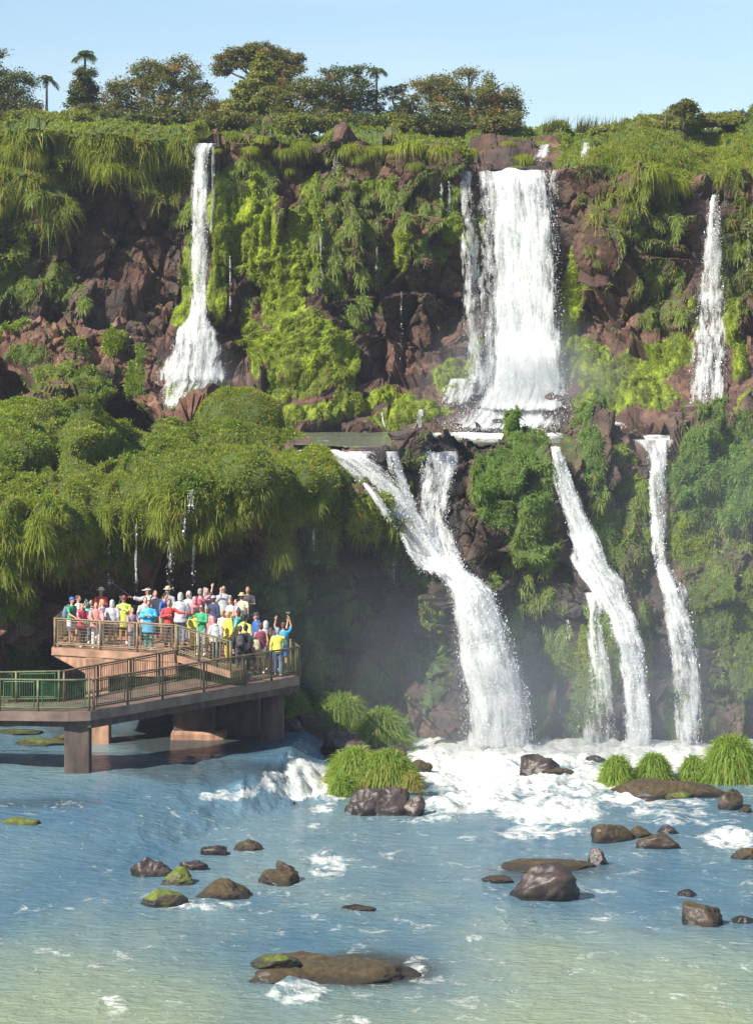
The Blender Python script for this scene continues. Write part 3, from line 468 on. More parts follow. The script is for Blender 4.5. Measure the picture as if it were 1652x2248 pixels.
def fall(s, pts, label, dens=.75, layers=3, off=.12, nspray=1500, edge=.22, ndiv=None, spread=.25, group=None, bulge=.25, name='waterfall', cat='waterfall', fadein=0):
    """pts: (px, py, width px[, density]) down the middle of the stream"""
    p = np.array([q if len(q) > 3 else tuple(q)+(1.,) for q in pts], float); seg = np.hypot(np.diff(p[:, 0]), np.diff(p[:, 1])); L = np.concatenate([[0], np.cumsum(seg)])
    n = max(int(L[-1]/3), 6); l = np.linspace(0, L[-1], n)
    def cs(c):
        a = np.interp(l, L, c); k = max(3, int(n*.03)) | 1; ap = np.pad(a, k//2, mode='edge'); return np.convolve(ap, np.ones(k)/k, 'valid')
    cx, cy, w, de = cs(p[:, 0]), cs(p[:, 1]), cs(p[:, 2]), cs(p[:, 3]); m = max(int(w.max()/3), 5); u = np.linspace(-.5, .5, m)
    U = np.tile(u, (n, 1)); PXf = cx[:, None]+U*w[:, None]; PYf = np.tile(cy[:, None], (1, m)); allV, allQ, fl, rn = [], [], [], []; k0 = 0
    PYf = PYf+((fbm(np.stack([PXf/28., PXf*0, PXf*0], -1), 3, 55)-.5)*18*(1-sst(l, 0, 70))[:, None] if w.mean() > 60 else 0); base = at(s, PXf, PYf)[0][..., 1]; w3_ = np.stack([at(s, PXf+a, PYf+b)[0][..., 1] for a in (-8, 0, 8) for b in (-6, 0, 6)]).min(0)
    Yc = np.minimum(base, w3_); Yc = np.minimum.accumulate(Yc, 0)
    for _ in range(6): Yc = (np.pad(Yc, ((1, 1), (0, 0)), 'edge')[:-2]+np.pad(Yc, ((1, 1), (0, 0)), 'edge')[2:]+np.pad(Yc, ((0, 0), (1, 1)), 'edge')[:, :-2]+np.pad(Yc, ((0, 0), (1, 1)), 'edge')[:, 2:])/4
    Yc = np.minimum(Yc, np.minimum.accumulate(Yc, 0)); mean = Yc.mean(1, keepdims=True); Yc = Yc*.6+mean*.4; sc = Yc.mean()/F
    for la in range(layers):
        sd_ = hash((label, la)) % 1000; run = np.stack([U*w[:, None]*sc+sd_*3.1, np.tile((l*sc)[:, None], (1, m))+sd_, U*0+la*7.7], -1)
        nz_ = fbm(run*np.array([1.3, .5, 1]), 3, 500+la)-.5
        Y = Yc-off-bulge*la-(1-(2*U)**2)*bulge+nz_*.35
        ww = 1+.07*la*(rng.random()-.5); V = P(cx[:, None]+U*w[:, None]*ww*(1.32 if w.mean() < 130 else 1.12), PYf, Y)
        we = (fbm(np.stack([np.sign(U)*3+la*5, (l*sc)[:, None]*1.1+0*U, U*0+sd_], -1), 4, 900)-.5)*min(.9, 40/w.mean()); e = np.clip((1+we-np.abs(2*U))/(edge+.25), 0, 1)*np.clip((1-np.abs(2*U))/.06, 0, 1)
        tp_ = sst(l, 0, 8)[:, None]; fo = (e*.75+.0)*dens*de[:, None]*(1 if la == 0 else .86)+(e-1)*.5; fo = fo-(1-sst(l, 0, 14))[:, None]*.9*(fadein)-(1-sst(l[-1]-l, 0, 16))[:, None]*.7
        allV.append(V.reshape(-1, 3)); allQ.append(gridq(n, m)+k0); fl.append(np.repeat(fo.reshape(-1, 1), 3, 1)); rn.append(run.reshape(-1, 3)); k0 += n*m
    o = quads(name, np.concatenate(allV), np.concatenate(allQ), M['fall'], attrs={'flow': np.concatenate(fl), 'run': np.concatenate(rn)})
    tag(o, label, cat, group)
    if nspray:
        nspray = int(nspray*1.6)
        li = (rng.random(nspray)**.8)*(n-1); i = li.astype(int); uu = rng.uniform(-.54, .54, nspray)*rng.uniform(.8, 1, nspray); j = np.clip(((uu+.5)*(m-1)).astype(int), 0, m-1)
        x_ = cx[i]+uu*w[i]; c = P(x_, cy[i]+rng.normal(0, 3, nspray), Yc[i, j]-off-bulge*layers-np.abs(rng.normal(0, spread, nspray)))
        L_ = rng.gamma(2., .010, nspray)+.008; W_ = L_*rng.uniform(.25, .7, nspray)
        d = np.tile([0, 0, -1.], (nspray, 1))+rng.normal(0, .25, (nspray, 3))
        v, q, t = blades(c, d, L_, W_, np.zeros(nspray), rng.random((nspray, 2)), 1)
        tag(quads('spray', v, q, M['spray'], parent=o), kind='stuff')
    return o
def veil(pts, label, s, **k): return fall(s, pts, label, dens=k.pop('dens', .5), layers=k.pop('layers', 1), nspray=k.pop('nspray', 60), edge=.5, **k)
fall(A, [(452, 313, 44), (443, 330, 40), (440, 400, 36), (438, 500, 36), (437, 600, 38), (435, 690, 42), (432, 720, 70), (428, 760, 110), (422, 820, 150), (420, 845, 160)], 'tall narrow white waterfall at left that fans out over a mossy rock', nspray=2600, off=.55)
fall(A, [(468, 320, 10), (468, 420, 8), (462, 520, 6)], 'thin thread of water just right of the narrow left waterfall', layers=1, nspray=80)
fall(A, [(428, 818, 140, .85), (410, 860, 110, .8), (395, 900, 70)], 'low white cascade at the foot of the fanned left waterfall', fadein=1, nspray=900)
fall(A, [(1132, 370, 186, .9), (1138, 400, 176, .9), (1146, 500, 164, 1.1), (1150, 620, 164, 1.35), (1153, 760, 174, 1.5), (1155, 850, 196, 1.5), (1140, 905, 260, 1.3)], 'widest and brightest waterfall, a thick white column dropping from a flat rock lip', dens=1.0, layers=4, nspray=6500, edge=.3, bulge=.35, spread=.5)
fall(A, [(1022, 374, 26), (1026, 450, 30), (1032, 560, 38, .9), (1036, 700, 44, .8), (1045, 860, 50, .7)], 'thinner stringy waterfall just left of the widest column', dens=.62, layers=2, nspray=900)
fall(A, [(1066, 374, 40), (1072, 480, 46), (1074, 640, 44), (1064, 800, 52), (1050, 880, 70)], 'stringy veil that joins the left edge of the widest column', dens=.55, layers=2, nspray=700)
fall(A, [(1218, 372, 12), (1214, 395, 20), (1212, 470, 22, .7), (1216, 560, 18, .6)], 'short wispy side stream at the right edge of the widest column', dens=.6, layers=1, nspray=200)
fall(A, [(1016, 830, 60), (1003, 865, 80), (992, 895, 66)], 'small stepped cascade over mossy rocks left of the foot of the widest fall', dens=.65, layers=2, nspray=500)
fall(A, [(1130, 890, 240), (1115, 925, 300, 1.1), (1095, 948, 250, .9)], 'low apron of churning white water where the widest fall lands', fadein=1, dens=.95, layers=2, nspray=1800, edge=.4)
fall(A, [(924, 898, 14), (918, 930, 18), (908, 948, 26)], 'tiny white chute running into the green pool', layers=1, nspray=60)
fall(A, [(837, 905, 7), (842, 930, 7), (850, 946, 6)], 'thin trickle between mossy rocks behind the green pool', layers=1, nspray=20)
fall(A, [(1568, 424, 12), (1566, 450, 26), (1563, 500, 38), (1560, 600, 50), (1557, 690, 74, .8), (1554, 790, 82, .8), (1546, 900, 76, .9), (1538, 928, 84)], 'slender waterfall at far right that widens down a rock face', dens=.66, layers=3, nspray=2400)
fall(A, [(1198, 316, 22), (1190, 335, 30), (1182, 354, 30)], 'small cascade on the rock shelf above the widest fall', layers=2, nspray=150)
fall(A, [(1288, 312, 16), (1285, 330, 16), (1280, 348, 20)], 'tiny cascade in dark rocks right of the shelf cascade', layers=1, nspray=80)
fall(A, [(1350, 926, 24), (1366, 938, 36)], 'short slanting chute among the mossy boulders below the red rock face', layers=1, nspray=60)
TR = iter(['thread of water down bright moss right of the narrow waterfall', 'wet streak between two tussocks at the middle of the rim', 'thread of water along the edge of the pale moss column', 'trickle through ferns in the middle of the upper wall', 'short trickle just left of the stringy waterfall by the widest one', 'short trickle on bare rock, second left of the stringy waterfall', 'veil of drops between the stringy waterfall and the widest column', 'trickle over dark rock under the middle ferns', 'trickle at the right edge of the upper wall'])
for x_, a_, b_, w_ in ((505, 560, 690, 5), (735, 335, 380, 12), (704, 470, 620, 7), (826, 470, 640, 5), (985, 400, 470, 6), (968, 400, 440, 5), (1075, 560, 760, 8), (880, 640, 790, 5), (1640, 480, 600, 4)):
    fall(A, [(x_, a_, w_, .7), (x_+1, (a_+b_)/2, w_*1.2, .9), (x_, b_, w_*1.4, .5)], next(TR), dens=.55, layers=1, nspray=30, name='trickle', group='trickles on the mossy upper wall')
# lower falls
fall(B, [(735, 990, 190, .9), (760, 1005, 110), (800, 1030, 100), (830, 1060, 90), (870, 1110, 80), (910, 1170, 80), (950, 1225, 95), (985, 1262, 90)], 'white cascade sliding diagonally down to the right from the rim of the green pool', dens=.85, layers=3, nspray=2500, spread=.3)
fall(B, [(858, 990, 26), (868, 1030, 30), (890, 1080, 26), (905, 1120, 30)], 'narrow chute dropping into the diagonal cascade from the pool rim', layers=2, nspray=300)
fall(B, [(962, 990, 84), (962, 1030, 82, .9), (952, 1080, 70, .9), (950, 1140, 70), (962, 1200, 90), (978, 1262, 100)], 'fan of white water falling straight down right beside the diagonal cascade', dens=.75, layers=3, nspray=1800)
fall(B, [(968, 1222, 84), (985, 1250, 92), (1012, 1272, 96), (1036, 1300, 108, 1.1), (1058, 1380, 126, 1.2), (1070, 1450, 140, 1.2), (1090, 1530, 154, 1.2), (1095, 1600, 164, 1.1), (1095, 1650, 176, 1.1)], 'broad lowest waterfall plunging into the river beside the shaded wall', dens=.95, layers=4, nspray=6000, bulge=.3, spread=.4)
fall(C, [(800, 1060, 14), (825, 1090, 22), (845, 1120, 24), (852, 1146, 16)], 'short bright rivulet on the brown rock left of the diagonal cascade', dens=.7, layers=2, nspray=120, off=.3)
fall(C, [(884, 1172, 10), (900, 1215, 16), (930, 1256, 20)], 'foamy runnel along the edge of the shaded wall', dens=.7, layers=2, nspray=120, off=.3)
fall(B, [(1218, 978, 18), (1228, 1020, 34), (1240, 1070, 44), (1262, 1130, 52), (1285, 1190, 66), (1296, 1240, 76), (1325, 1275, 84), (1350, 1330, 70), (1366, 1370, 66), (1384, 1430, 60), (1396, 1520, 56), (1400, 1652, 62)], 'long zigzag waterfall in a mossy gully, third of the lower falls', off=.45, dens=.85, layers=3, nspray=4200)
fall(B, [(1310, 1300, 50), (1302, 1360, 30), (1306, 1385, 40), (1312, 1450, 48, .9), (1318, 1540, 62, .7), (1322, 1650, 80, .6)], 'thin broken branch on the left side of the zigzag waterfall', dens=.7, layers=2, nspray=1200)
fall(B, [(1436, 964, 82), (1440, 985, 56), (1442, 1020, 42), (1442, 1100, 38), (1444, 1180, 34, .8), (1448, 1254, 22, .8)], 'narrow straight waterfall from a notch in the rim at right', dens=.75, layers=3, nspray=1000)
fall(B, [(1452, 1238, 24), (1462, 1260, 40), (1474, 1285, 54), (1482, 1310, 60), (1490, 1360, 60), (1500, 1430, 62, .85), (1508, 1500, 58, .8), (1514, 1645, 66, .75)], 'lower tier of the rightmost waterfall, misty at its foot', dens=.75, layers=3, nspray=1900)
TS = iter(['fine strand at the foot of the wall, leftmost beside the zigzag waterfall', 'second fine strand left of the zigzag waterfall foot', 'fine strand at the left edge of the rightmost fall foot', 'tiny dribble on a mossy ledge left of the zigzag waterfall', 'fine strand between the two feet of the zigzag waterfall'])
for x_, a_, b_, w_ in ((1262, 1520, 1645, 12), (1285, 1540, 1645, 16), (1484, 1560, 1640, 10), (1244, 1360, 1400, 8), (1376, 1480, 1640, 12), (1215, 1130, 1200, 0)):
    if w_: fall(B, [(x_, a_, w_, .8), (x_+2, (a_+b_)/2, w_*1.2, .8), (x_+3, b_, w_*1.4, .7)], next(TS), dens=.55, layers=1, nspray=30, name='trickle', group='strands at the foot of the lower wall')
TD = iter(['white drip in a gap of the grassy overhang, topmost of the drips', 'widest drip right behind the straw hats of the visitors', 'thin drip just right of the widest one behind the visitors', 'leftmost thin drip under the grassy overhang', 'thin drip above the selfie stick holder', 'short drip at the right end of the grassy overhang', 'faint drip under the overhang above the right side of the platform', 'tiny drip on the shaded wall below the brown rock rivulet', 'small drip linking the topmost drip with the widest one'])
for x_, a_, b_, w_ in ((420, 1075, 1128, 15), (376, 1180, 1300, 18), (426, 1180, 1290, 7), (240, 1180, 1290, 5), (300, 1150, 1300, 5), (690, 1150, 1210, 6), (630, 1180, 1240, 5), (865, 1230, 1290, 5), (405, 1125, 1180, 6)):
    fall(C, [(x_, a_, w_, .8), (x_-2, (a_+b_)/2, w_*1.1, .8), (x_, b_, w_*1.3, .6)], next(TD), dens=.6, layers=1, nspray=30, name='trickle', group='drips under the grassy overhang', off=.5)

# ------------------------------------------------------------------ grass and hanging plants
def scatter(s, n, wfun, minz=-2, pxr=(-480, 2200), seed=0):
    g = np.random.default_rng(seed); e1 = s.V[1:, :-1]-s.V[:-1, :-1]; e2 = s.V[:-1, 1:]-s.V[:-1, :-1]; ar = np.linalg.norm(np.cross(e1, e2), axis=-1)
    w = np.zeros(s.PX.shape); w[:-1, :-1] = ar; w *= wfun(s); w *= (s.PX > pxr[0]) & (s.PX < pxr[1]); w = w.ravel(); k = g.choice(len(w), n, p=w/w.sum())
    return s.V.reshape(-1, 3)[k], s.N.reshape(-1, 3)[k], s.PX.ravel()[k], s.PY.ravel()[k]
def cover(s, n, wfun, R, L, nb, name, m, droop=.75, w=.03, up=.7, out=.9, dry=.12, seed=0, norm=None, seg=3, kind='stuff', pxr=(-480, 2200)):
    C_, N_, px, py = scatter(s, n, wfun, seed=seed, pxr=pxr); g = np.random.default_rng(seed+5)
    r = g.uniform(R[0], R[1], n); l = g.uniform(L[0], L[1], n)*(.6+.8*fbm(C_*.5, 2, 71))
    v, q, t = tussocks(C_, N_, r, nb, l, droop, w, up, out, dry, seg)
    ht = fbm(C_*.35, 3, 72); ht = np.clip((ht-.3)*2.2, 0, 1); per = len(v)//n; t[:, 0] = np.clip(t[:, 0]*.65+np.repeat(ht, per)*.35, 0, 1)
    o = quads(name, v, q, m, attrs={'tint': t}); tag(o, kind=kind); return o
hp = lambda s: np.clip((s.mask[..., 0]-.45)*3, 0, 1)
cover(C, 16640, hp, (.10, .22), (.09, .24), 20, 'grass', M['grass'], .35, .026, .75, 1.1, .18, 1, pxr=(-480, 1000))
bsh = lambda s: hp(s)*np.clip((fbm(s.V*.45, 3, 88)-.44)*7, 0.12, 1)
cover(C, 15360, bsh, (.10, .22), (.08, .14), 22, 'leafy_ground_cover', M['leafy'], .3, .075, .5, 1.3, .1, 31, pxr=(-480, 1000), seg=2)
cover(A, 4480, bsh, (.12, .28), (.12, .2), 20, 'leafy_ground_cover', M['leafy'], .3, .085, .5, 1.3, .1, 32, seg=2)
cover(A, 16640, lambda s: np.clip((s.mask[..., 1]-.5)*3, 0, 1), (.08, .16), (.05, .11), 16, 'moss', M['mossy'], .6, .045, .3, 1.2, .1, 33, seg=1)
cover(B, 6400, lambda s: np.clip((s.mask[..., 1]-.5)*3, 0, 1), (.08, .16), (.05, .11), 14, 'moss', M['mossy'], .6, .04, .3, 1.2, .1, 34, seg=1)
cover(A, 10240, hp, (.12, .25), (.18, .45), 20, 'grass', M['grass'], .75, .042, .6, .8, .16, 2)
cover(B, 8960, hp, (.1, .22), (.10, .24), 20, 'grass', M['grass_cool'], .6, .034, .6, .8, .12, 3)
lipw = lambda s: hp(s)*sst(s.PY, 1060, 1120)
cover(C, 1408, lipw, (.10, .22), (.25, .55), 22, 'hanging_grass', M['grass'], .85, .036, .4, .7, .12, 4, pxr=(-480, 1000))
hangw = lambda s: np.clip((s.mask[..., 0]-.2)*2, 0, 1)*sst(s.PY, 285, 310)*(1-sst(s.PY, 430, 520))*(1-sst(s.PX, 400, 440)*(1-sst(s.PX, 1250, 1300)))
cover(A, 3328, hangw, (.12, .28), (.5, 1.0), 22, 'hanging_grass', M['grass'], .95, .032, .5, .8, .15, 44)
fern = lambda s: np.clip((s.mask[..., 0]-.15)*2.5, 0, 1)*(s.mask[..., 0] < .75)*1.+.06*(s.mask[..., 1] > .2)
cover(A, 6400, lambda s: fern(s)*(s.PY < 720)*sst(s.PY, 330, 380)+.03*(s.PY > 380)*(s.PY < 800), (.07, .14), (.10, .24), 18, 'fern', M['grass_pale'], .75, .035, .3, 1.2, .1, 6)
cover(B, 5760, lambda s: fern(s)+.04, (.07, .14), (.10, .24), 16, 'fern', M['grass_pale'], .75, .034, .3, 1.2, .1, 7)
cover(C, 1920, lambda s: .05+.2*(s.mask[..., 0] > .2)*(s.PY < 960), (.08, .16), (.12, .28), 16, 'fern', M['grass_pale'], .7, .04, .4, 1., .1, 8, pxr=(-480, 1000))

# countable plants: prototypes with their own crown of blades, then copies set out one by one
def proto_plant(name, m, n, R, L, droop, w, up, out, dry, seg=4, hang=False, stack=1, seed=0):
    g = np.random.default_rng(seed); C_ = np.array([[g.normal()*.12*R, -.02-.05*k, -k*R*.9] for k in range(stack)]); Nn = np.tile([0, -1., .25] if hang else [0, -.25, 1.], (stack, 1)); Nn /= np.linalg.norm(Nn, axis=1, keepdims=True)
    v, q, t = tussocks(C_, Nn, np.full(stack, R), n//stack, np.full(stack, L), droop, w, up, out, dry, seg)
    o = quads(name, v, q, m, attrs={'tint': t}); me = o.data; bpy.data.objects.remove(o); return me
tus = [proto_plant('grass_tussock', M['grass'], 900, .42, 1.15, 1.05, .035, .75, 1.0, .12, seed=k) for k in range(4)]
fer = [proto_plant('hanging_fern', M['grass_pale'], 150+90*k, .15, .26, .85, .034, .45, 1.2, .1, 3, True, 1+k, seed=10+k) for k in range(4)]
fan_ = [proto_plant('hanging_grass', M['grass'], 520, .26, .5, .9, .03, .4, 1.0, .12, 4, True, 3, seed=20+k) for k in range(3)]
def put(me, name, s, px, py, sc, label, cat, group, dy=0, szz=1.):
    o = bpy.data.objects.new(name, me); COL.objects.link(o); p, n = at(s, px, py); o.location = (p[0], p[1]-dy, p[2]); o.rotation_euler = (0, 0, random.uniform(-.5, .5)); o.scale = (sc, sc, sc*szz); tag(o, label, cat, group); return o
tl = [(500, 300, .95), (472, 330, .35), (545, 330, .55), (578, 305, .6), (620, 335, .7), (655, 325, 1.1), (720, 312, .65), (760, 325, .95), (785, 345, .6), (810, 325, .75), (850, 318, .5), (893, 325, 1.1), (905, 375, .55), (960, 335, 1.0), (1012, 330, .8), (1048, 302, .7), (1080, 305, .5), (1115, 312, .5), (1150, 318, .75), (1185, 300, .5), (1215, 305, .55), (1240, 325, .5),
      (1062, 345, .4), (1100, 350, .35), (1158, 343, .4), (1032, 340, .5), (1216, 345, .5), (1130, 328, .45),
      (1330, 340, .9), (1380, 360, .9), (1420, 390, 1.2), (1470, 400, 1.2), (1520, 360, .8), (1550, 385, .6), (1610, 340, .8), (1560, 300, .8), (1640, 300, .9), (20, 330, .9), (80, 345, .9), (140, 350, 1.), (190, 360, .9), (240, 370, 1.1), (290, 380, .9), (345, 370, .7), (385, 330, .7), (420, 310, .5), (640, 368, .5), (1290, 330, .5)]
for i, (x_, y_, sc) in enumerate(tl):
    if x_ < 440: lb, g_ = 'shaggy green tussock drooping from the rim at left of the narrow waterfall', 'tussocks on the rim at left'
    elif x_ < 1020: lb, g_ = 'rounded green tussock on the rim between the narrow and the widest waterfall', 'tussocks on the rim in the middle'
    elif x_ < 1260: lb, g_ = 'small round tussock on the skyline above the widest waterfall', 'tussocks above the widest waterfall'
    else: lb, g_ = 'big shaggy tussock on the slope right of the widest waterfall', 'tussocks on the slope at right'
    put(tus[i % 4], 'grass_tussock', A, x_, y_, sc*.9, lb, 'grass tussock', g_, .1)
def ferns(s, n, boxes, lb, g_, sc=(.8, 1.5), seed=0):
    r = random.Random(seed)
    for k in range(n):
        x0, y0, x1, y1 = r.choices(boxes, [(b[2]-b[0])*(b[3]-b[1]) for b in boxes])[0]
        X0, X1 = min(b[0] for b in boxes), max(b[2] for b in boxes); Y0, Y1 = min(b[1] for b in boxes), max(b[3] for b in boxes); fx, fy, z_ = r.uniform(x0, x1), r.uniform(y0, y1), r.uniform(*sc)
        i_ = min(2, int((fx-X0)/(X1-X0)*3)); j_ = min(2, int((fy-Y0)/(Y1-Y0)*3)); v_ = r.randrange(4)
        w_ = ('round little', 'plump', 'trailing', 'long trailing')[v_]+' '+lb+', '+[['upper left part', 'upper middle part', 'upper right part'], ['left side at mid height', 'in the centre', 'right side at mid height'], ['lower left part', 'bottom middle part', 'lower right part']][j_][i_]
        put(fer[v_], 'hanging_fern', s, fx, fy, z_, w_, 'fern', g_, .08)
ferns(A, 78, [(690, 400, 860, 620), (860, 390, 1010, 560), (690, 600, 800, 720), (820, 640, 880, 700)], 'pale fern between the two tall waterfalls', 'ferns on the middle of the upper wall', seed=1)
ferns(A, 46, [(1260, 400, 1380, 560), (1380, 400, 1500, 620), (1400, 600, 1500, 760)], 'grey green fern right of the widest waterfall', 'ferns on the pink rock face', (.8, 1.3), 2)
ferns(A, 22, [(355, 390, 420, 520), (480, 340, 600, 420)], 'fern near the top of the narrow waterfall', 'ferns near the narrow waterfall', seed=3)
ferns(A, 20, [(0, 400, 60, 620), (60, 600, 200, 700)], 'fern on shaded rock at far left', 'ferns on the far left rock', seed=4)
ferns(A, 18, [(1590, 460, 1700, 720)], 'fern right of the slender far waterfall', 'ferns by the slender far waterfall', seed=5)
ferns(B, 34, [(1040, 1180, 1230, 1400), (1280, 960, 1420, 1240)], 'fern beside the zigzag lower waterfall', 'ferns around the zigzag waterfall', seed=6)
ferns(B, 24, [(1540, 960, 1700, 1460)], 'fern right of the rightmost lower fall', 'ferns at the right of the lower wall', seed=7)
for i, (x_, y_, sc) in enumerate([(90, 1150, 1), (230, 1130, .9), (345, 1120, 1), (380, 1150, .8), (450, 1130, 1.1), (470, 1180, .9), (455, 1210, .8), (520, 1110, 1.), (590, 1130, 1.1), (605, 1160, .8), (690, 1080, .8), (120, 1190, .9), (10, 1240, 1.), (50, 1270, .8), (650, 1090, .8), (300, 1100, .8)]):
    put(fan_[i % 3], 'hanging_grass', C, x_, y_, sc, 'long tress of grass hanging off the overhang behind the visitors', 'hanging grass', 'tresses of grass on the overhang', .1)
# the big rounded mound between the left fall and the pool
mr = MB(); c = pv(525, 900, 111.5); mr.ball(c-Vector((0, 0, .5)), (1.75, 1.6, 1.45), 40, 24); o = mr.build('grassy_mound', M['cliffC'], smooth=True)
nv = len(o.data.vertices); V = np.zeros(nv*3, np.float32); o.data.vertices.foreach_get('co', V); V = V.reshape(-1, 3); Nn = V-np.array(c)+[0, 0, .5]; Nn /= np.linalg.norm(Nn, axis=1, keepdims=True); V += Nn*((fbm(V*.9, 3, 61)-.5)*.6)[:, None]
o.data.vertices.foreach_set('co', V.ravel()); at_ = o.data.attributes.new('mask', 'FLOAT_COLOR', 'POINT'); mk = np.zeros((nv, 4), np.float32); mk[:, 0] = sst(Nn[:, 2], -.35, -.1); mk[:, 3] = 1; at_.data.foreach_set('color', mk.ravel()); o.data.update()
tag(o, 'large dome shaped mound covered in grass, at the edge of the pool', 'mound')
k = np.where((Nn[:, 2] > -.3))[0]; k = rng.choice(k, 1100); v, q, t = tussocks(V[k].astype(float), Nn[k].astype(float), np.full(1100, .16), 18, rng.uniform(.10, .26, 1100), .5, .03, .7, .9, .2); tag(quads('grass', v, q, M['grass'], parent=o, attrs={'tint': t}), kind='stuff')
# ------------------------------------------------------------------ trees on the plateau
M['leaf_dark'] = leaf_mat('dark_leaves', (.025, .045, .010), (.13, .15, .03), (.26, .15, .05), .25, .45)
M['leaf_brown'] = leaf_mat('olive_brown_leaves', (.045, .06, .012), (.22, .21, .045), (.36, .20, .06), .3, .5)
M['leaf_light'] = leaf_mat('light_green_leaves', (.10, .13, .02), (.30, .30, .06), (.22, .17, .05), .35, .5)
M['leaf_palm'] = leaf_mat('palm_leaves', (.03, .06, .015), (.11, .15, .04), (.2, .16, .08), .3, .4)
def leafcloud(blobs, D, n_per, ls, tilt=.4, sub=.30, dry=.08, hollow=.5):
    """blobs: (px,py,rx,ry) -> many leaf faces gathered in small clumps"""
    out = []; cl = []
    for bx, by, rx, ry in blobs:
        c = P(bx, by, D+rng.normal()*.5); a = np.array([rx/F*D, (rx+ry)/2/F*D, ry/F*D])*1.1; ns = max(5, int(4.2*rx*ry/sub/sub/ (F/D)**2*1.7))
        q = rng.normal(size=(ns, 3)); q /= np.linalg.norm(q, axis=1, keepdims=True); q *= (rng.uniform(hollow, 1.05, ns)**.6)[:, None]
        s_ = c+q*a; cl.append(s_)
    cl = np.concatenate(cl); k = len(cl); idx = np.repeat(np.arange(k), n_per); m = len(idx); cs = sub*rng.uniform(.5, 1.25, k)
    p = cl[idx]+rng.normal(size=(m, 3))*np.array([1, 1, .6])*cs[idx][:, None]*.55
    d = rng.normal(size=(m, 3)); d[:, 2] = d[:, 2]*.5-.1; ct = rng.random(k); cd = (rng.random(k) < dry)*rng.random(k)*.9
    L_ = ls*rng.uniform(.6, 1.3, m); t = np.stack([np.clip(ct[idx]*.75+rng.random(m)*.3, 0, 1), np.clip(cd[idx]+(rng.random(m) < .04)*.6, 0, 1)], 1)
    return blades(p, d, L_, L_*rng.uniform(.5, .85, m), np.full(m, .15), t, 2), cl
def tree(name, blobs, D, base, label, m, n_per=120, ls=.105, tw=.12, cat='tree', sub=.43, dry=.08, hollow=.3, group=None, limbs=True):
    gz = ground_z(np.array((base-826)/F*D), D); r = empty(name, ((base-826)/F*D, D, float(gz)-.1)); tag(r, label, cat, group)
    (v, q, t), cl = leafcloud(blobs, D, n_per, ls, sub=sub, dry=dry, hollow=hollow); o0 = np.array(r.location)
    quads('crown', v-o0, q, m, parent=r, attrs={'tint': t})
    b = MB(); fork = Vector((0, 0, max(.5, (CH-(max(b_[1] for b_ in blobs)-HOR)/F*D)-r.location.z)))
    b.tube([(0, 0, -.3), (fork.x*.4+.03, 0, fork.z*.5), fork], [tw*1.5, tw*1.1, tw], 8)
    for bx, by, rx, ry in blobs:
        c = Vector(P(bx, by, D))-Vector(o0); st = fork*random.uniform(.6, 1); mid = st.lerp(c, .5)+Vector((random.uniform(-.2, .2), random.uniform(-.2, .2), .15)); b.tube([st, mid, c], [tw*.75, tw*.5, tw*.22], 6)
        if limbs:
            for _ in range(5):
                e = c+Vector((random.uniform(-1, 1)*rx/F*D, random.uniform(-.6, .6), random.uniform(-.6, 1)*ry/F*D))*.85; b.tube([mid.lerp(c, random.random()), (c+e)/2+Vector((0, 0, .05)), e], [tw*.3, tw*.2, tw*.08], 5)
    b.build('trunk', M['bark'], r, True); return r
def palm(px, py, D, label, h=1.0, nf=13, L=.95, base=None, lean=0):
    gz = ground_z(np.array((px-826)/F*D), D); top = Vector(P(px, py, D)); r = empty('palm_tree', (top.x, D, float(gz)-.1)); tag(r, label, 'palm tree'); H = top.z-r.location.z
    b = MB(); b.tube([(0, 0, 0), (lean*.4, 0, H*.5), (0, 0, H)], [.09, .07, .06], 7); b.build('trunk', M['bark'], r, True); vs = []
    for k in range(nf):
        a = 2*math.pi*k/nf+random.uniform(-.2, .2); el = random.uniform(-.1, 1.1); n = 26; t = np.linspace(.08, 1, n); d = np.array([math.cos(a)*math.cos(el), math.sin(a)*math.cos(el), math.sin(el)]); l = L*random.uniform(.8, 1.1)
        c = np.array([0, 0, H])+d*l*t[:, None]; c[:, 2] -= l*.75*t**2.2; sdv = np.array([-math.sin(a), math.cos(a), 0])
        for sg in (-1, 1):
            dd = np.tile(sdv*sg+d*.6, (n, 1))+np.array([0, 0, -.35])+rng.normal(0, .1, (n, 3)); tn = np.stack([rng.random(n), (rng.random(n) < .1)*.6], 1)
            vs.append(blades(c, dd, .30*np.sin(t*2.6+.3)*h+.06, np.full(n, .035), np.full(n, .5), tn, 2))
        vs.append(blades(c[:1]*0+np.array([[0, 0, H]]), d[None], np.array([l*.9]), np.array([.05]), np.array([.6]), np.array([[.5, 0]]), 4))
    v, q, t = merge(vs); quads('crown', v, q, M['leaf_palm'], parent=r, attrs={'tint': t}); return r
LD, LB, LL = M['leaf_dark'], M['leaf_brown'], M['leaf_light']
tree('broadleaf_tree', [(-20, 165, 45, 32), (42, 185, 34, 24), (15, 215, 50, 26), (-5, 115, 14, 14), (55, 235, 30, 20), (-30, 240, 50, 30)], 150, 15, 'dark broad tree cut by the left edge of the picture', LD)
palm(103, 172, 152, 'small pale palm between the edge tree and the ivy covered one', .8, 11, .7)
tree('ivy_covered_tree', [(186, 168, 18, 20), (184, 200, 28, 26), (176, 232, 30, 26), (196, 250, 30, 20)], 147, 186, 'narrow column of dark ivy carrying a palm crown', LD, sub=.25)
palm(187, 122, 147, 'tall palm rising over the ivy covered column at left', 1.1, 15, .85)
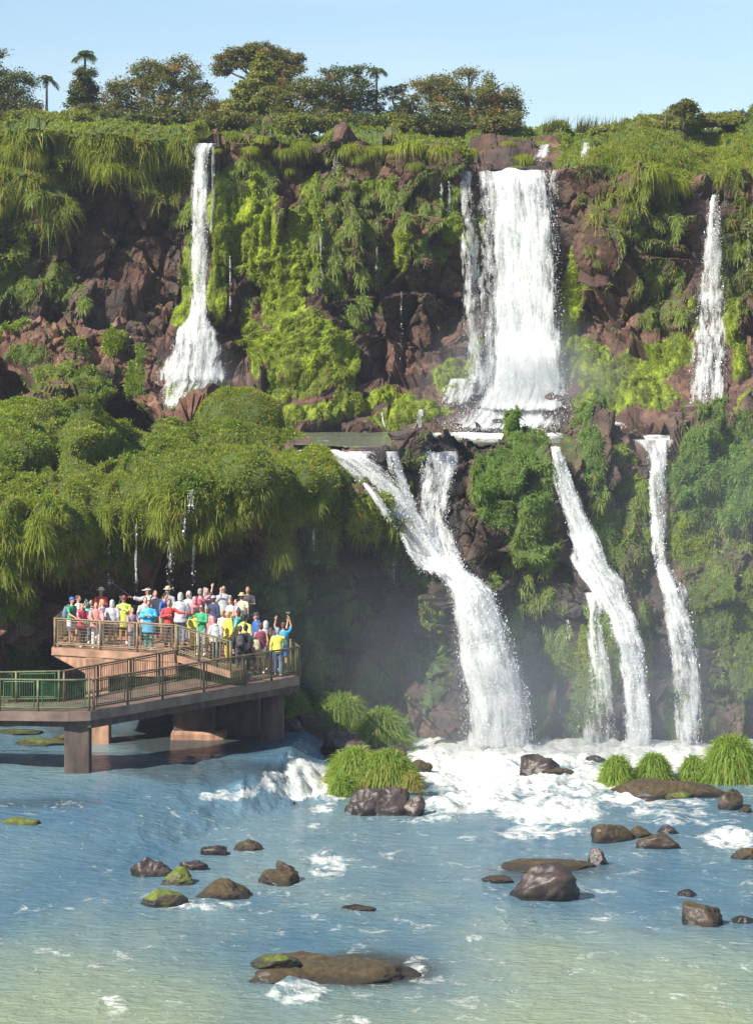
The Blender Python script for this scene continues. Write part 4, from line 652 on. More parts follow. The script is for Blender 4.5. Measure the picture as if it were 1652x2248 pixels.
tree('broadleaf_tree', [(330, 155, 40, 24), (392, 148, 40, 20), (350, 185, 58, 26), (285, 200, 44, 24), (425, 182, 34, 20), (440, 222, 44, 26), (372, 232, 60, 30), (282, 240, 50, 28), (230, 225, 34, 28), (470, 255, 34, 22)], 151, 350, 'widest olive brown tree on the left half of the skyline', LB, dry=.15)
tree('broadleaf_tree', [(512, 132, 38, 20), (570, 112, 42, 15), (628, 132, 40, 18), (488, 152, 20, 12), (600, 158, 48, 20), (560, 140, 30, 16), (650, 152, 18, 10), (620, 190, 26, 20)], 153, 580, 'tallest open crowned tree with rusty leaves, in the middle of the skyline', LB, dry=.3, sub=.27, tw=.14)
tree('bamboo_clump', [(576, 140, 16, 20), (572, 170, 28, 26), (560, 205, 42, 28), (545, 238, 50, 26), (590, 240, 40, 24)], 148, 572, 'feathery pale olive bamboo in front of the tallest tree', LL, sub=.24, ls=.15, tw=.07)
tree('round_tree', [(636, 212, 36, 28), (668, 190, 28, 20), (625, 245, 36, 22), (676, 235, 32, 28)], 147, 645, 'rounded olive tree just right of the bamboo', LB, dry=.05)
tree('broadleaf_tree', [(742, 162, 34, 16), (788, 152, 26, 12), (768, 190, 48, 24), (722, 215, 44, 28), (790, 225, 44, 28), (745, 250, 50, 24), (700, 190, 24, 18)], 150, 755, 'dark flat topped tree left of the slim skyline palm', LD, dry=.12)
palm(826, 155, 151, 'slim palm standing right of the flat topped tree', .9, 12, .75)
tree('broken_tree', [(856, 205, 24, 14), (880, 195, 16, 10), (893, 228, 26, 20), (850, 245, 26, 18), (905, 250, 28, 18)], 151, 880, 'sparse ragged tree in the gap between the two big crowns', LD, sub=.24, n_per=34)
tree('broadleaf_tree', [(962, 182, 36, 18), (1030, 162, 42, 10), (1004, 200, 48, 26), (1078, 200, 42, 22), (1108, 222, 30, 22), (1050, 238, 56, 28), (938, 205, 34, 22), (975, 250, 50, 22), (1095, 255, 40, 18), (925, 185, 18, 10), (1135, 235, 10, 14)], 150, 1025, 'broad rusty tree that ends the wood on the right', LB, dry=.22, tw=.16)
tree('small_tree', [(1500, 233, 22, 12), (1486, 240, 16, 9), (1514, 239, 16, 9)], 142, 1500, 'single small round tree on the right hand skyline', LB, dry=.05, tw=.06, sub=.22)
bush_defs = [((40, 30, .55, LB, 'olive'), 'a')]
bx = [(0, 262, 60, 16, LB), (60, 258, 44, 14, LL), (115, 262, 50, 14, LL), (160, 256, 36, 14, LL), (215, 262, 46, 16, LD), (275, 266, 46, 18, LD), (330, 262, 48, 20, LD), (385, 265, 50, 20, LD), (440, 268, 46, 20, LB), (495, 268, 48, 22, LB), (548, 272, 40, 16, LB), (600, 268, 46, 16, LB), (650, 270, 42, 18, LL), (700, 272, 40, 16, LB), (750, 270, 44, 16, LL), (800, 268, 40, 18, LD), (845, 272, 38, 18, LL), (890, 270, 40, 20, LB), (940, 272, 40, 20, LD), (985, 274, 40, 18, LD), (1035, 272, 44, 18, LD), (1085, 272, 34, 16, LB), (1125, 262, 14, 20, LB), (1400, 276, 50, 12, LL), (1460, 268, 60, 12, LL), (1560, 262, 70, 13, LL), (1640, 260, 60, 14, LD), (1340, 284, 40, 8, LL)]
for i, (x_, y_, rx, ry, mm) in enumerate(bx):
    sh_ = {'olive_brown_leaves': 'olive brown', 'dark_leaves': 'dark green', 'light_green_leaves': 'yellow green'}[mm.name]
    where = 'at far left' if x_ < 200 else 'under the widest olive tree' if x_ < 480 else 'below the tallest tree' if x_ < 700 else 'below the slim palm' if x_ < 900 else 'under the broad rusty tree' if x_ < 1140 else 'on the right hand skyline'
    tree('shrub', [(x_, y_, rx, ry), (x_-rx*.5, y_+6, rx*.6, ry*.8), (x_+rx*.5, y_+4, rx*.6, ry*.8)], 143+(i % 3), x_, '%s shrub %s, behind the grassy rim' % (sh_, where), mm, ls=.11, tw=.03, cat='shrub', sub=.24, limbs=False, group='shrubs behind the rim')
for i, (a, b_) in enumerate([(1190, 1245), (1262, 1300), (1300, 1362)]):
    n = 130; X_ = np.random.default_rng(i).uniform(a, b_, n); D_ = 144.; base = P(X_, np.full(n, 292.), D_); v, q, t = blades(base, np.tile([.12, 0, 1.], (n, 1))+rng.normal(0, .13, (n, 3)), rng.uniform(.4, 1.25, n), np.full(n, .035), np.full(n, .12), rng.random((n, 2))*[1, .3], 3)
    tag(quads('reed_bed', v, q, M['leaf_dark'], attrs={'tint': t}), ['left patch of bare dark reeds on the skyline', 'small middle patch of dark reeds on the skyline', 'right patch of dark reeds on the skyline'][i], 'reeds', 'reeds on the skyline')

# ------------------------------------------------------------------ boulders in the river
def rock_mat(name, dark, pale, mossc, mlo, rough):
    m, nt, bs, out = mat(name); n1 = noise(nt, 1.6, 7, None, .65); n2 = noise(nt, 7, 5); c = ramp(nt, n1, (.35, dark), (.65, pale))
    ge = nt.nodes.new('ShaderNodeNewGeometry'); sx = nt.nodes.new('ShaderNodeSeparateXYZ'); nt.links.new(ge.outputs['Normal'], sx.inputs[0])
    f = ramp(nt, mth(nt, 'ADD', sx.outputs[2], mth(nt, 'MULTIPLY', mth(nt, 'SUBTRACT', n1, .5), 1.4)), (mlo, (0,)*3), (min(1, mlo+.12), (1,)*3))
    to = nt.nodes.new('ShaderNodeTexCoord'); so_ = nt.nodes.new('ShaderNodeSeparateXYZ'); nt.links.new(to.outputs['Object'], so_.inputs[0]); wb = ramp(nt, mth(nt, 'ADD', so_.outputs[2], mth(nt, 'MULTIPLY', mth(nt, 'SUBTRACT', n1, .5), .25)), (.08, (1,)*3), (.2, (0,)*3)); c = mixc(nt, wb, c, (.014, .011, .01)); mc = ramp(nt, n2, (.35, [x*.45 for x in mossc]), (.65, mossc)); nt.links.new(mixc(nt, mth(nt, 'MULTIPLY', wb, .8), mixc(nt, f, c, mc), (.016, .013, .01)), bs.inputs['Base Color'])
    nt.links.new(mth(nt, 'ADD', mth(nt, 'MULTIPLY', f, .5), rough), bs.inputs['Roughness']); bump(nt, mth(nt, 'ADD', n1, mth(nt, 'MULTIPLY', n2, .5)), bs, .9, .06); return m
M['rk_wet'] = rock_mat('wet_basalt', (.022, .016, .015), (.085, .058, .048), (.08, .06, .03), .95, .42)
M['rk_brown'] = rock_mat('weed_covered_basalt', (.03, .02, .015), (.09, .06, .045), (.075, .052, .022), .3, .45)
M['rk_moss'] = rock_mat('mossy_basalt', (.04, .025, .02), (.11, .075, .05), (.13, .16, .02), .25, .45)
def boulder(px, py0, py1, w, m, label, z=-1., seed=0, depth=.8, flat=1., group=None, parts=None, name='boulder', ang=1.):
    """px centre, py0 top, py1 waterline, w width in survey units"""
    D = F*(CH-z)/(py1-HOR); c = Vector(P(px, py1, D)); rx = w/2/F*D; h = (py1-py0)/F*D; ry = rx*depth; D2 = D+ry*.6; c = Vector(((px-826)/F*D2, D2, z)); h = h-ry*.6*(CH-z)/D*.0
    hz = max(.12, CH-(py0-HOR)/F*D2-z)
    b = MB(); subs = parts or [(0, 0, 1, 1)]
    nu, nv = 56, 34; V = []; Q = []; k = 0
    for sx_, sy_, sr, sh in subs:
        th = np.linspace(0, 2*np.pi, nu, endpoint=False); ph = np.linspace(-.55, np.pi/2, nv); TH, PH = np.meshgrid(th, ph); d = np.stack([np.cos(PH)*np.cos(TH), np.cos(PH)*np.sin(TH), np.sin(PH)], -1)
        q = d*1.3+seed*7.7+sx_*3; f1, e1 = facets(q*1.1, seed, 1.3); f2, e2 = facets(q*2.7, seed+3, 1.); gp = np.random.default_rng(seed*31+k); K = 20; pn = gp.normal(size=(K, 3))*np.array([1, 1, .8])+np.array([0, 0, .35]); pn /= np.linalg.norm(pn, axis=1, keepdims=True); ph_ = 1-gp.uniform(.06, .42, K)*min(ang+.25, 1.1); wd = d+((fbm(q*1.2, 3, seed)-.5)*.22)[..., None]; r = np.full(TH.shape, 1.12)
        for n3_, h3_ in zip(pn, ph_): dt = wd@n3_; r = np.where(dt > .2, np.minimum(r, h3_/np.maximum(dt, .2)), r)
        r = r+f2*.035*ang+(fbm(q*2.2, 4, seed)-.5)*.14+(fbm(q*7, 3, seed)-.5)*.035
        rr = np.array([rx*sr*1.1, ry*sr*1.1, hz*sh*1.1]); v = d*r[..., None]*rr; v[..., 2] = np.sign(v[..., 2])*np.abs(v[..., 2])**(flat)*(hz*sh)**(1-flat) if flat != 1 else v[..., 2]
        v = v+np.array([sx_*rx, sy_*ry, 0]); n_ = nu*nv; V.append(v.reshape(-1, 3)); a = np.arange(n_).reshape(nv, nu); a2 = np.roll(a, -1, 1); Q.append(np.stack([a[:-1], a2[:-1], a2[1:], a[1:]], -1).reshape(-1, 4)+k); k += n_
    o = quads(name, np.concatenate(V), np.concatenate(Q), m); o.location = c; tag(o, label, 'boulder', group); return o
WB, BB, MM_ = M['rk_wet'], M['rk_brown'], M['rk_moss']
boulder(328, 1872, 1926, 92, WB, 'pointed wet dark boulder at the left end of the near cluster', seed=1)
boulder(420, 1883, 1912, 70, WB, 'low dark wet boulder behind the near cluster', seed=2)
boulder(392, 1910, 1944, 78, MM_, 'small moss topped boulder in the middle of the near cluster', seed=3, flat=1)
boulder(490, 1928, 1974, 120, BB, 'flat topped brown boulder at the right of the near cluster', seed=4, ang=.7)
boulder(356, 1958, 1990, 98, MM_, 'low boulder with the greenest moss, nearest of the cluster', seed=5, ang=.5)
boulder(466, 1850, 1876, 64, WB, 'low black wet rock awash left of a mossy one', seed=6)
boulder(542, 1842, 1868, 70, BB, 'long low brown rock right of the black wet rock', seed=7)
boulder(618, 1898, 1940, 112, BB, 'two lobed weed covered boulder beside a patch of foam', seed=8, parts=[(0, -.2, .95, .9), (.2, .5, .6, 1.25)])
boulder(785, 1986, 1999, 84, WB, 'dark rock just under the surface between two foam trails', seed=9)
boulder(735, 2104, 2154, 345, BB, 'largest flat rock in the foreground, brown with a green mossy end', seed=10, depth=.55, ang=.35, parts=[(0, .1, 1., 1), (-.62, -.7, .42, .7), (-.5, .35, .5, 1.05)])
c_ = MB(); mz = pv(612, 2098, 61.5); mz.z = -.55; tag(boulder(606, 2096, 2118, 100, MM_, 'bright green moss pad on the left end of the largest flat rock', seed=42, z=-.62, ang=.35, name='moss_pad'), cat='moss')
boulder(1198, 1906, 1976, 150, WB, 'biggest glossy angular boulder on the right side', seed=11, ang=1.2)
boulder(1215, 1885, 1912, 190, BB, 'long low weedy rock behind the biggest glossy boulder', seed=12, ang=.5)
boulder(1313, 1866, 1900, 52, WB, 'square wet boulder at the right end of the long weedy rock', seed=13)
boulder(1092, 1920, 1938, 66, BB, 'thin low rock left of the biggest glossy boulder', seed=14, ang=.5)
boulder(1334, 1803, 1846, 92, BB, 'rounded brown boulder at the left of the upper right cluster', seed=15, ang=.5)
boulder(1400, 1812, 1840, 62, BB, 'smaller rounded boulder leaning on the brown one', seed=16, ang=.5)
boulder(1466, 1806, 1832, 52, WB, 'small pointed dark rock beside white foam at right', seed=17)
boulder(1450, 1832, 1866, 92, BB, 'sloping brown boulder with water running over its foot', seed=18, ang=.6)
boulder(1640, 1858, 1888, 60, BB, 'brown boulder cut by the right edge of the picture', seed=19, ang=.6)
boulder(1538, 1974, 2030, 112, BB, 'lone squarish brown boulder near the lower right edge', seed=20, ang=.9)
boulder(1632, 2010, 2024, 60, WB, 'flat wet rock right of the lone squarish boulder', seed=21)
boulder(1505, 1953, 1962, 44, WB, 'tiny dark rock tip above the lone squarish boulder', seed=22)
boulder(1195, 1662, 1704, 140, WB, 'dark sloping boulder in the middle of the white rapids', seed=23, parts=[(-.2, .2, .8, 1), (.45, -.3, .6, .6)])
boulder(1301, 1654, 1672, 46, WB, 'small dark rock in the rapids right of the sloping boulder', seed=24)
boulder(982, 1622, 1640, 62, MM_, 'small mossy rock at the foot of the broad lowest waterfall', seed=25)
boulder(924, 1668, 1692, 60, BB, 'brown rock behind the big grassy islet', seed=26)
boulder(1604, 1722, 1776, 82, BB, 'upright brown boulder below the big tuft at the right edge', seed=27)
boulder(1638, 1768, 1784, 30, BB, 'small rock at the foot of the upright brown boulder', seed=28)
boulder(1470, 1708, 1752, 270, BB, 'long low ledge of dark rock carrying the grass tufts at right', seed=29, depth=.35, ang=.5)
boulder(1492, 1738, 1757, 56, MM_, 'small yellow green mossy rock in front of the tufted ledge', seed=30, ang=.3)
boulder(842, 1732, 1790, 176, WB, 'rugged dark rock base of the big grassy islet', seed=31, depth=.6, ang=1.3, parts=[(-.15, .1, .85, 1.1), (.35, 0, .6, 1.2), (.72, -.2, .35, .75), (-.45, -.1, .5, .9)])
boulder(755, 1600, 1650, 130, WB, 'black rock under the tall rear tufts', seed=32, depth=.6, z=-.5)
boulder(850, 1630, 1668, 110, WB, 'dark rock under the sloping rear tuft', seed=33, depth=.6, z=-.8)
boulder(680, 1560, 1600, 80, BB, 'bare pale brown slab between the platform pier and the rear tufts', seed=34, z=0., ang=.5)
boulder(640, 1572, 1604, 70, WB, 'dark rock under the small tuft beside the platform', seed=35, z=0.)
for i, (x_, y0, y1, w_) in enumerate([(155, 1746, 1768, 170), (45, 1796, 1816, 100), (86, 1622, 1636, 110), (40, 1604, 1612, 100), (150, 1612, 1624, 60)]):
    tag(boulder(x_, y0, y1, w_, MM_, ['long olive weed bank in front of the near bridge pier', 'short olive weed bank at the left edge of the picture', 'green weed patch under the bridge left of the near pier', 'thin weed strip under the bridge at the left edge', 'small weed patch touching the near bridge pier'][i], z=-.55 if i < 2 else 0, seed=50+i, ang=.2, depth=.7, name='weed_bank'), cat='weed bank')
# grass tufts on the islets
def tuft(px, py0, py1, w, z, label, n=1500, dry=.12, seed=0, lean=0., D=None):
    D = D or F*(CH-z)/(py1-HOR); c = np.array([(px-826)/F*D, D+.3, 0]); R = w*.58/F*D; top = CH-(py0-HOR)/F*D; bz = CH-(py1-HOR)/F*D; H = top-bz; m = int(n*1.5)
    g = np.random.default_rng(seed); th = g.uniform(0, 2*np.pi, m); rr = np.sqrt(g.random(m)); off = np.stack([np.cos(th)*rr, np.sin(th)*rr, 0*rr], 1)
    roots = off*R*.78*np.array([1, .8, 1])+np.stack([0*rr, 0*rr, (1-rr**2.4)*H*.66], 1); d = off*.7+np.array([lean, 0, .9])+g.normal(size=(m, 3))*.3
    L_ = (H*.42+.22)*g.uniform(.5, 1.45, m); tint = np.stack([g.random(m), np.clip((g.random(m) < dry)*g.random(m)+(rr > .9)*g.random(m)*.5*(dry > .15), 0, 1)], 1)
    v, q, t = blades(roots, d, L_, .032*g.uniform(.6, 1.3, m), g.uniform(.5, 1.1, m), tint, 5)
    o = quads('grass_tuft', v, q, M['grass_island'], attrs={'tint': t}); o.location = (c[0], c[1], bz); tag(o, label, 'grass tuft', 'grass tufts on the islets'); return o
tuft(646, 1508, 1582, 60, 0, 'small spiky tuft right of the platform pier', 900, seed=1)
tuft(748, 1508, 1610, 120, -.5, 'tall rear tuft, leftmost of the pair above the big islet', 3200, seed=2)
tuft(838, 1542, 1645, 100, -.8, 'sloping rear tuft, right of the pair above the big islet', 2600, seed=3, lean=.15)
tuft(782, 1628, 1725, 110, -1, 'left half of the big spiky grass crown on the nearest islet', 3600, .2, seed=4, D=90.5)
tuft(852, 1636, 1722, 110, -1, 'right half of the big grass crown on the nearest islet', 3400, .2, seed=5, D=90.)
tuft(752, 1690, 1762, 50, -1, 'green tuft trailing down the left side of the islet rock', 900, seed=6, D=88.8)
tuft(905, 1690, 1740, 30, -1, 'orange dry tuft on the right shoulder of the islet rock', 500, .9, seed=7, D=88.6)
tuft(1355, 1650, 1728, 50, -1, 'round tuft at the left end of the rock ledge', 2000, seed=8, D=91)
tuft(1436, 1646, 1718, 60, -1, 'round tuft in the middle of the rock ledge', 2000, seed=9, D=91.4)
tuft(1522, 1652, 1722, 36, -1, 'small tuft left of the biggest one at the right edge', 1400, seed=10, D=91.6)
tuft(1608, 1596, 1728, 100, -1, 'biggest tuft standing at the right edge of the river', 4200, seed=11, D=91.6)
# ------------------------------------------------------------------ footbridge and viewing platform
M['conc'] = simple('stained_concrete', (.34, .19, .12), .9, .45, 1.4, bm=.6, bd=.03)
M['conc_dark'] = simple('shaded_concrete', (.075, .052, .042), .85, .45, 1.3, bm=.6, bd=.03)
M['conc'], M['conc_dark'] = [simple(*a_, bm=.6, bd=.03, stretch=(1.6, 1.6, .45)) for a_ in (('stained_concrete', (.32, .18, .115), .9, .55, 2.2), ('shaded_concrete', (.07, .05, .04), .8, .6, 2.))]  # second concrete is a darkened copy with shade painted into its colour
M['deck'] = simple('deck_boards', (.30, .17, .11), .7, .4, 2, bm=.4, bd=.01)
M['deck_wet'] = simple('pale_wet_deck', (.15, .105, .085), .4, .45, 1.5)
M['rail_tan'] = simple('weathered_tan_rail', (.19, .135, .075), .6, .35, 4)
M['rail_brown'] = simple('rusty_brown_rail', (.13, .085, .05), .55, .4, 4)
M['rail_green'] = simple('green_painted_rail', (.03, .10, .035), .5, .35, 3)
M['railg2'] = simple('faded_olive_rail', (.10, .11, .05), .6, .4, 3)
def X_(px, D): return (px-826)/F*D
def railing(parent, pts, mat_post, mat_panel, posts, top=1.0, vertical=True, gap=.075, rail_r=.035, inset=.13):
    """pts: (x,y,z deck) polyline; posts: fractional stations along it"""
    pts = [Vector(p) for p in pts]; seg = [(b-a).length for a, b in zip(pts[:-1], pts[1:])]; tot = sum(seg)
    def q(t):
        d = t*tot
        for a, b, l in zip(pts[:-1], pts[1:], seg):
            if d <= l+1e-6: return a.lerp(b, d/l)
            d -= l
        return pts[-1].copy()
    up = Vector((0, 0, 1)); b = MB(); n = 14; b.tube([q(i/n)+up*top for i in range(n+1)], rail_r, 7); b.tube([q(i/n)+up*.12 for i in range(n+1)], rail_r*.8, 6); r = b.build('railing', mat_post, parent, True)
    for t in posts:
        b = MB(); c = q(t); b.tube([c-up*.12, c+up*(top+.03)], .042, 8); b.build('post', mat_post, r, True)
    for t0, t1 in zip(posts[:-1], posts[1:]):
        a, c = q(t0), q(t1); l = (c-a).length; d = (c-a)/l; s, e = a+d*inset, c-d*inset; b = MB()
        for w_ in (s, e): b.tube([w_+up*.12, w_+up*(top-.02)], .022, 6)
        b.tube([s+up*(top-.07), e+up*(top-.07)], .018, 6); b.tube([s+up*.18, e+up*.18], .018, 6); L_ = (e-s).length; k = max(2, int(L_/gap))
        if vertical:
            for i in range(1, k): w_ = s.lerp(e, i/k); b.tube([w_+up*.18, w_+up*(top-.07)], .0085, 4)
        else:
            for i in range(1, 7): h = .18+(top-.25)*i/7; b.tube([s+up*h, e+up*h], .007, 4)
            for i in range(1, k): w_ = s.lerp(e, i/k); b.tube([w_+up*.18, w_+up*(top-.07)], .004, 4)
        b.build('mesh_panel', mat_panel, r)
    return r
fb = empty('footbridge', (0, 0, 0)); tag(fb, 'curved concrete footbridge with green and brown railings crossing the pond', 'footbridge')
n0 = (X_(-260, 88), 88, 1.98); n1 = (X_(0, 87.2), 87.2, 1.95); n2 = (X_(200, 87), 87, 1.97); n3 = (X_(657, 94.2), 94.2, 2.26)
f0 = (X_(-260, 90), 90, 1.98); f1 = (X_(0, 89.2), 89.2, 1.95); f2 = (X_(140, 89.1), 89.1, 2.0); f3 = (X_(514, 94.4), 94.4, 2.5)
near = [n0, n1, (X_(150, 86.9), 86.9, 1.96), n2, (X_(240, 87.5), 87.5, 2.0), n3]; e0 = (X_(637, 96.4), 96.4, 2.3)
far = [f0, f1, f2, f3]
b = MB(); poly = [(p[0]+.0, p[1]-.12, p[2]) for p in near]+[e0]+[(X_(560, 96.6), 96.6, 2.3), (X_(520, 94.9), 94.9, 2.42)]+[(p[0], p[1]+.1, p[2]) for p in reversed(far)]
n = len(poly); th = [.30]*len(near)+[.3]*(n-len(near)); b.add([(p[0], p[1], p[2]-t) for p, t in zip(poly, th)]+poly, [tuple(reversed(range(n))), tuple(range(n, 2*n))]+[(i, (i+1) % n, n+(i+1) % n, n+i) for i in range(n)])
b.build('deck', M['deck_wet'], fb)
b = MB()                                   # haunched beam under the deck
for a, c, w_ in ((near[0], near[3], .9), (near[3], near[5], .9)):
    A_, C_ = Vector(a), Vector(c); dd = (C_-A_); dd.z = 0; nn_ = Vector((-dd.y, dd.x, 0)).normalized(); A_ -= nn_*.02; C_ -= nn_*.02; o_ = nn_*1.3
    b.add([(A_.x, A_.y, A_.z-.55), (C_.x, C_.y, C_.z-.52), (C_.x+o_.x, C_.y+o_.y, C_.z-.5), (A_.x+o_.x, A_.y+o_.y, A_.z-.5), (A_.x, A_.y, A_.z-.28), (C_.x, C_.y, C_.z-.28), (C_.x+o_.x, C_.y+o_.y, C_.z-.28), (A_.x+o_.x, A_.y+o_.y, A_.z-.28)], [(3, 2, 1, 0), (4, 5, 6, 7), (0, 1, 5, 4), (1, 2, 6, 5), (2, 3, 7, 6), (3, 0, 4, 7)])
b.build('beam', M['conc_dark'], fb)
b = MB(); b.box((X_(171, 87.4), 87.5, .2), (.80, .8, 2.6)); b.build('pier', M['conc_dark'], fb, bevel=.03)
b = MB(); b.tube([(X_(596, 93.6), 94.3, -1), (X_(596, 93.6), 94.3, 1.95)], [.42, .40], 16); b.build('pier', M['conc_dark'], fb, True)
b = MB(); b.box((X_(596, 93.6), 94.6, 1.82), (1.3, 1.9, .3)); b.build('pier_cap', M['conc_dark'], fb, bevel=.04)
def fr(pts, x):                            # station of a survey column along a polyline
    P_ = [Vector(p) for p in pts]; seg = [(b_-a).length for a, b_ in zip(P_[:-1], P_[1:])]; tot = sum(seg); acc = 0
    for a, c, l in zip(P_[:-1], P_[1:], seg):
        xa, xc = 826+a.x/a.y*F, 826+c.x/c.y*F
        if xa-1 <= x <= xc+1: return (acc+l*(x-xa)/(xc-xa))/tot
        acc += l
    return 1.
railing(fb, near[:4], M['railg2'], M['rail_green'], [fr(near[:4], x) for x in (-190, -80, 0, 84, 196)])
railing(fb, near[3:], M['rail_brown'], M['railg2'], [fr(near[3:], x) for x in (206, 278, 351, 440, 529, 592, 656)])
railing(fb, [n3, e0], M['rail_brown'], M['railg2'], [0.03, .97])
railing(fb, far[:3], M['railg2'], M['rail_green'], [fr(far[:3], x) for x in (-180, -80, 36, 130)])
railing(fb, far[2:], M['rail_brown'], M['rail_brown'], [fr(far[2:], x) for x in (141, 212, 282, 345, 400, 460, 512)])
pf = empty('viewing_platform', (0, 0, 0)); tag(pf, 'raised concrete viewing platform with tan wire railings packed with visitors', 'viewing platform')
ZP = 3.17; a0 = (X_(121, 95), 95, ZP); a1 = (X_(386, 92.6), 92.6, ZP); a2 = (X_(506, 91.9), 91.9, 2.68); bk0 = (X_(152, 99.4), 99.4, ZP); bk1 = (X_(330, 99.9), 99.9, ZP); bk2 = (X_(549, 99.3), 99.3, ZP)
b = MB(); top = [(a0[0]-.1, a0[1]-.12, ZP), (a1[0], a1[1]-.12, ZP), (X_(430, 96.2), 96.2, ZP), (X_(556, 96.5), 96.5, ZP), (bk2[0]+.1, bk2[1]+.1, ZP), (bk1[0], bk1[1]+.1, ZP), (bk0[0]-.1, bk0[1]+.1, ZP)]; n = len(top)
b.add([(p[0], p[1], p[2]-.25) for p in top]+top, [tuple(reversed(range(n))), tuple(range(n, 2*n))]+[(i, (i+1) % n, n+(i+1) % n, n+i) for i in range(n)]); b.build('deck', M['deck'], pf)
b = MB(); rp = [(a1[0]+.003, a1[1]-.1, ZP-.004), (a2[0], a2[1]-.1, 2.68), (X_(560, 94.6), 94.6, 2.5), (X_(560, 96.4), 96.4, 2.5), (X_(432, 96.15), 96.15, ZP-.004)]; n = 5
b.add([(p[0], p[1], p[2]-.22) for p in rp]+rp, [tuple(reversed(range(n))), tuple(range(n, 2*n))]+[(i, (i+1) % n, n+(i+1) % n, n+i) for i in range(n)]); b.build('ramp', M['deck'], pf)
b = MB(); yb = 1.3                          # tapered cantilever under the front edge
pr = [(X_(110, 94.9), ZP-.252), (X_(392, 92.6), ZP-.252), (X_(392, 92.6), ZP-.75), (X_(196, 94), ZP-.92)]
def yy_(x): return 95+(x-a0[0])/(a1[0]-a0[0])*(92.6-95)-.1
b.add([(x, yy_(x), z) for x, z in pr]+[(x+.2, yy_(x)+yb*2, z) for x, z in pr], [(0, 3, 2, 1), (4, 5, 6, 7), (0, 1, 5, 4), (1, 2, 6, 5), (2, 3, 7, 6), (3, 0, 4, 7)]); b.build('cantilever_beam', M['conc'], pf, bevel=.03)
b = MB(); b.box((X_(214, 94), 94.35, .9), (.82, .9, 4)); b.build('pier', M['conc'], pf, bevel=.03)
b = MB(); b.box((X_(428, 95.4), 96.2, 1.2), (1.45, 2.2, 3.2)); b.box((X_(520, 95.4), 96.5, .9), (1.5, 1.6, 2.6)); b.build('abutment', M['conc_dark'], pf, bevel=.04)
b = MB(); b.box((X_(434, 94.6), 95.3, -.2), (1.9, 1.2, .9)); b.build('footing', M['conc'], pf, bevel=.08)
railing(pf, [a0, a1], M['rail_tan'], M['rail_tan'], [0, fr([a0, a1], 222), fr([a0, a1], 303), 1], vertical=False, gap=.06)
railing(pf, [a1, a2], M['railg2'], M['rail_tan'], [0.02, .42, .75, 1], vertical=False, gap=.2)
railing(pf, [a0, bk0], M['rail_tan'], M['rail_tan'], [0.02, .5, 1], vertical=False)
railing(pf, [bk0, bk1, bk2], M['rail_tan'], M['rail_brown'], [0, .2, .4, .6, .8, 1])
# ------------------------------------------------------------------ visitors
def cloth(name, c, rough=.8, alpha=1., sc=14, bmp=.5):
    m, nt, bs, out = mat(name); n = noise(nt, sc, 4, None, .6); g_ = sum(c)/3; c = [x*.86+g_*.14 for x in c]; nt.links.new(ramp(nt, n, (.3, [x*.75 for x in c]), (.7, [min(1, x*1.15) for x in c])), bs.inputs['Base Color'])
    bs.inputs['Roughness'].default_value = rough; bump(nt, noise(nt, 9, 3, (1, 1, .6)), bs, bmp, .03)
    if alpha < 1: bs.inputs['Alpha'].default_value = alpha
    return m
CO = dict(green=(.02, .33, .13), white=(.78, .78, .78), blue=(.03, .12, .45), sky=(.01, .38, .68), red=(.55, .02, .02), crimson=(.45, .03, .09), pink=(.62, .22, .25), salmon=(.68, .25, .22), lilac=(.45, .36, .55), yellow=(.75, .62, .03), lime=(.55, .62, .06),
          grey=(.32, .33, .36), dark=(.05, .05, .06), navy=(.03, .04, .12), khaki=(.40, .33, .20), cream=(.72, .66, .42), maroon=(.22, .03, .07), teal=(.02, .35, .32), denim=(.12, .18, .32), black=(.015, .015, .018), silver=(.50, .48, .50), straw=(.62, .48, .27), brown=(.10, .05, .025), blond=(.45, .30, .13), ginger=(.33, .13, .05), greyhair=(.30, .27, .24), blackhair=(.02, .015, .012), mauve=(.36, .22, .28), plaid=(.30, .26, .26))
_m = {}
def cm(k, kind=''):
    if (k, kind) not in _m:
        c = CO[k]; _m[(k, kind)] = cloth('%s_%s' % (k, kind or 'cloth'), c) if kind != 'plastic' and kind != 'clear' and kind != 'skin' else cloth('%s_plastic' % k, c, .3, 1, 8, .9) if kind == 'plastic' else cloth('clear_plastic', (.66, .68, .72), .22, .62, 7, 1.)
    return _m[(k, kind)]
SK = [simple('skin_light', (.52, .29, .20), .55, .08, 10, bm=.1), simple('skin_tan', (.40, .21, .13), .55, .08, 10, bm=.1)]
M['eye'] = simple('dark_eye', (.02, .015, .012), .3, .1, 5, bm=0); M['lens'] = simple('black_lens', (.01, .01, .012), .15, .1, 5, bm=0); M['metal'] = simple('grey_metal', (.35, .35, .36), .3, .1, 20, 1., bm=0)
POSE = dict(down=[(.25, .03, 1.14), (.24, -.05, .88)], rail=[(.25, -.14, 1.17), (.20, -.40, 1.05)], phone=[(.21, -.22, 1.26), (.07, -.30, 1.50)], cross=[(.25, -.08, 1.16), (-.06, -.25, 1.20)], chest=[(.27, -.05, 1.16), (.05, -.27, 1.24)],
            up=[(.30, -.22, 1.52), (.30, -.36, 1.80)], selfie=[(.27, -.24, 1.34), (.26, -.50, 1.42)], hip=[(.33, .03, 1.18), (.2, -.04, 1.0)], side=[(.34, -.06, 1.30), (.58, -.12, 1.30)], high=[(.30, -.08, 1.62), (.24, -.14, 1.86)])
jobs = []; PIDX = 0
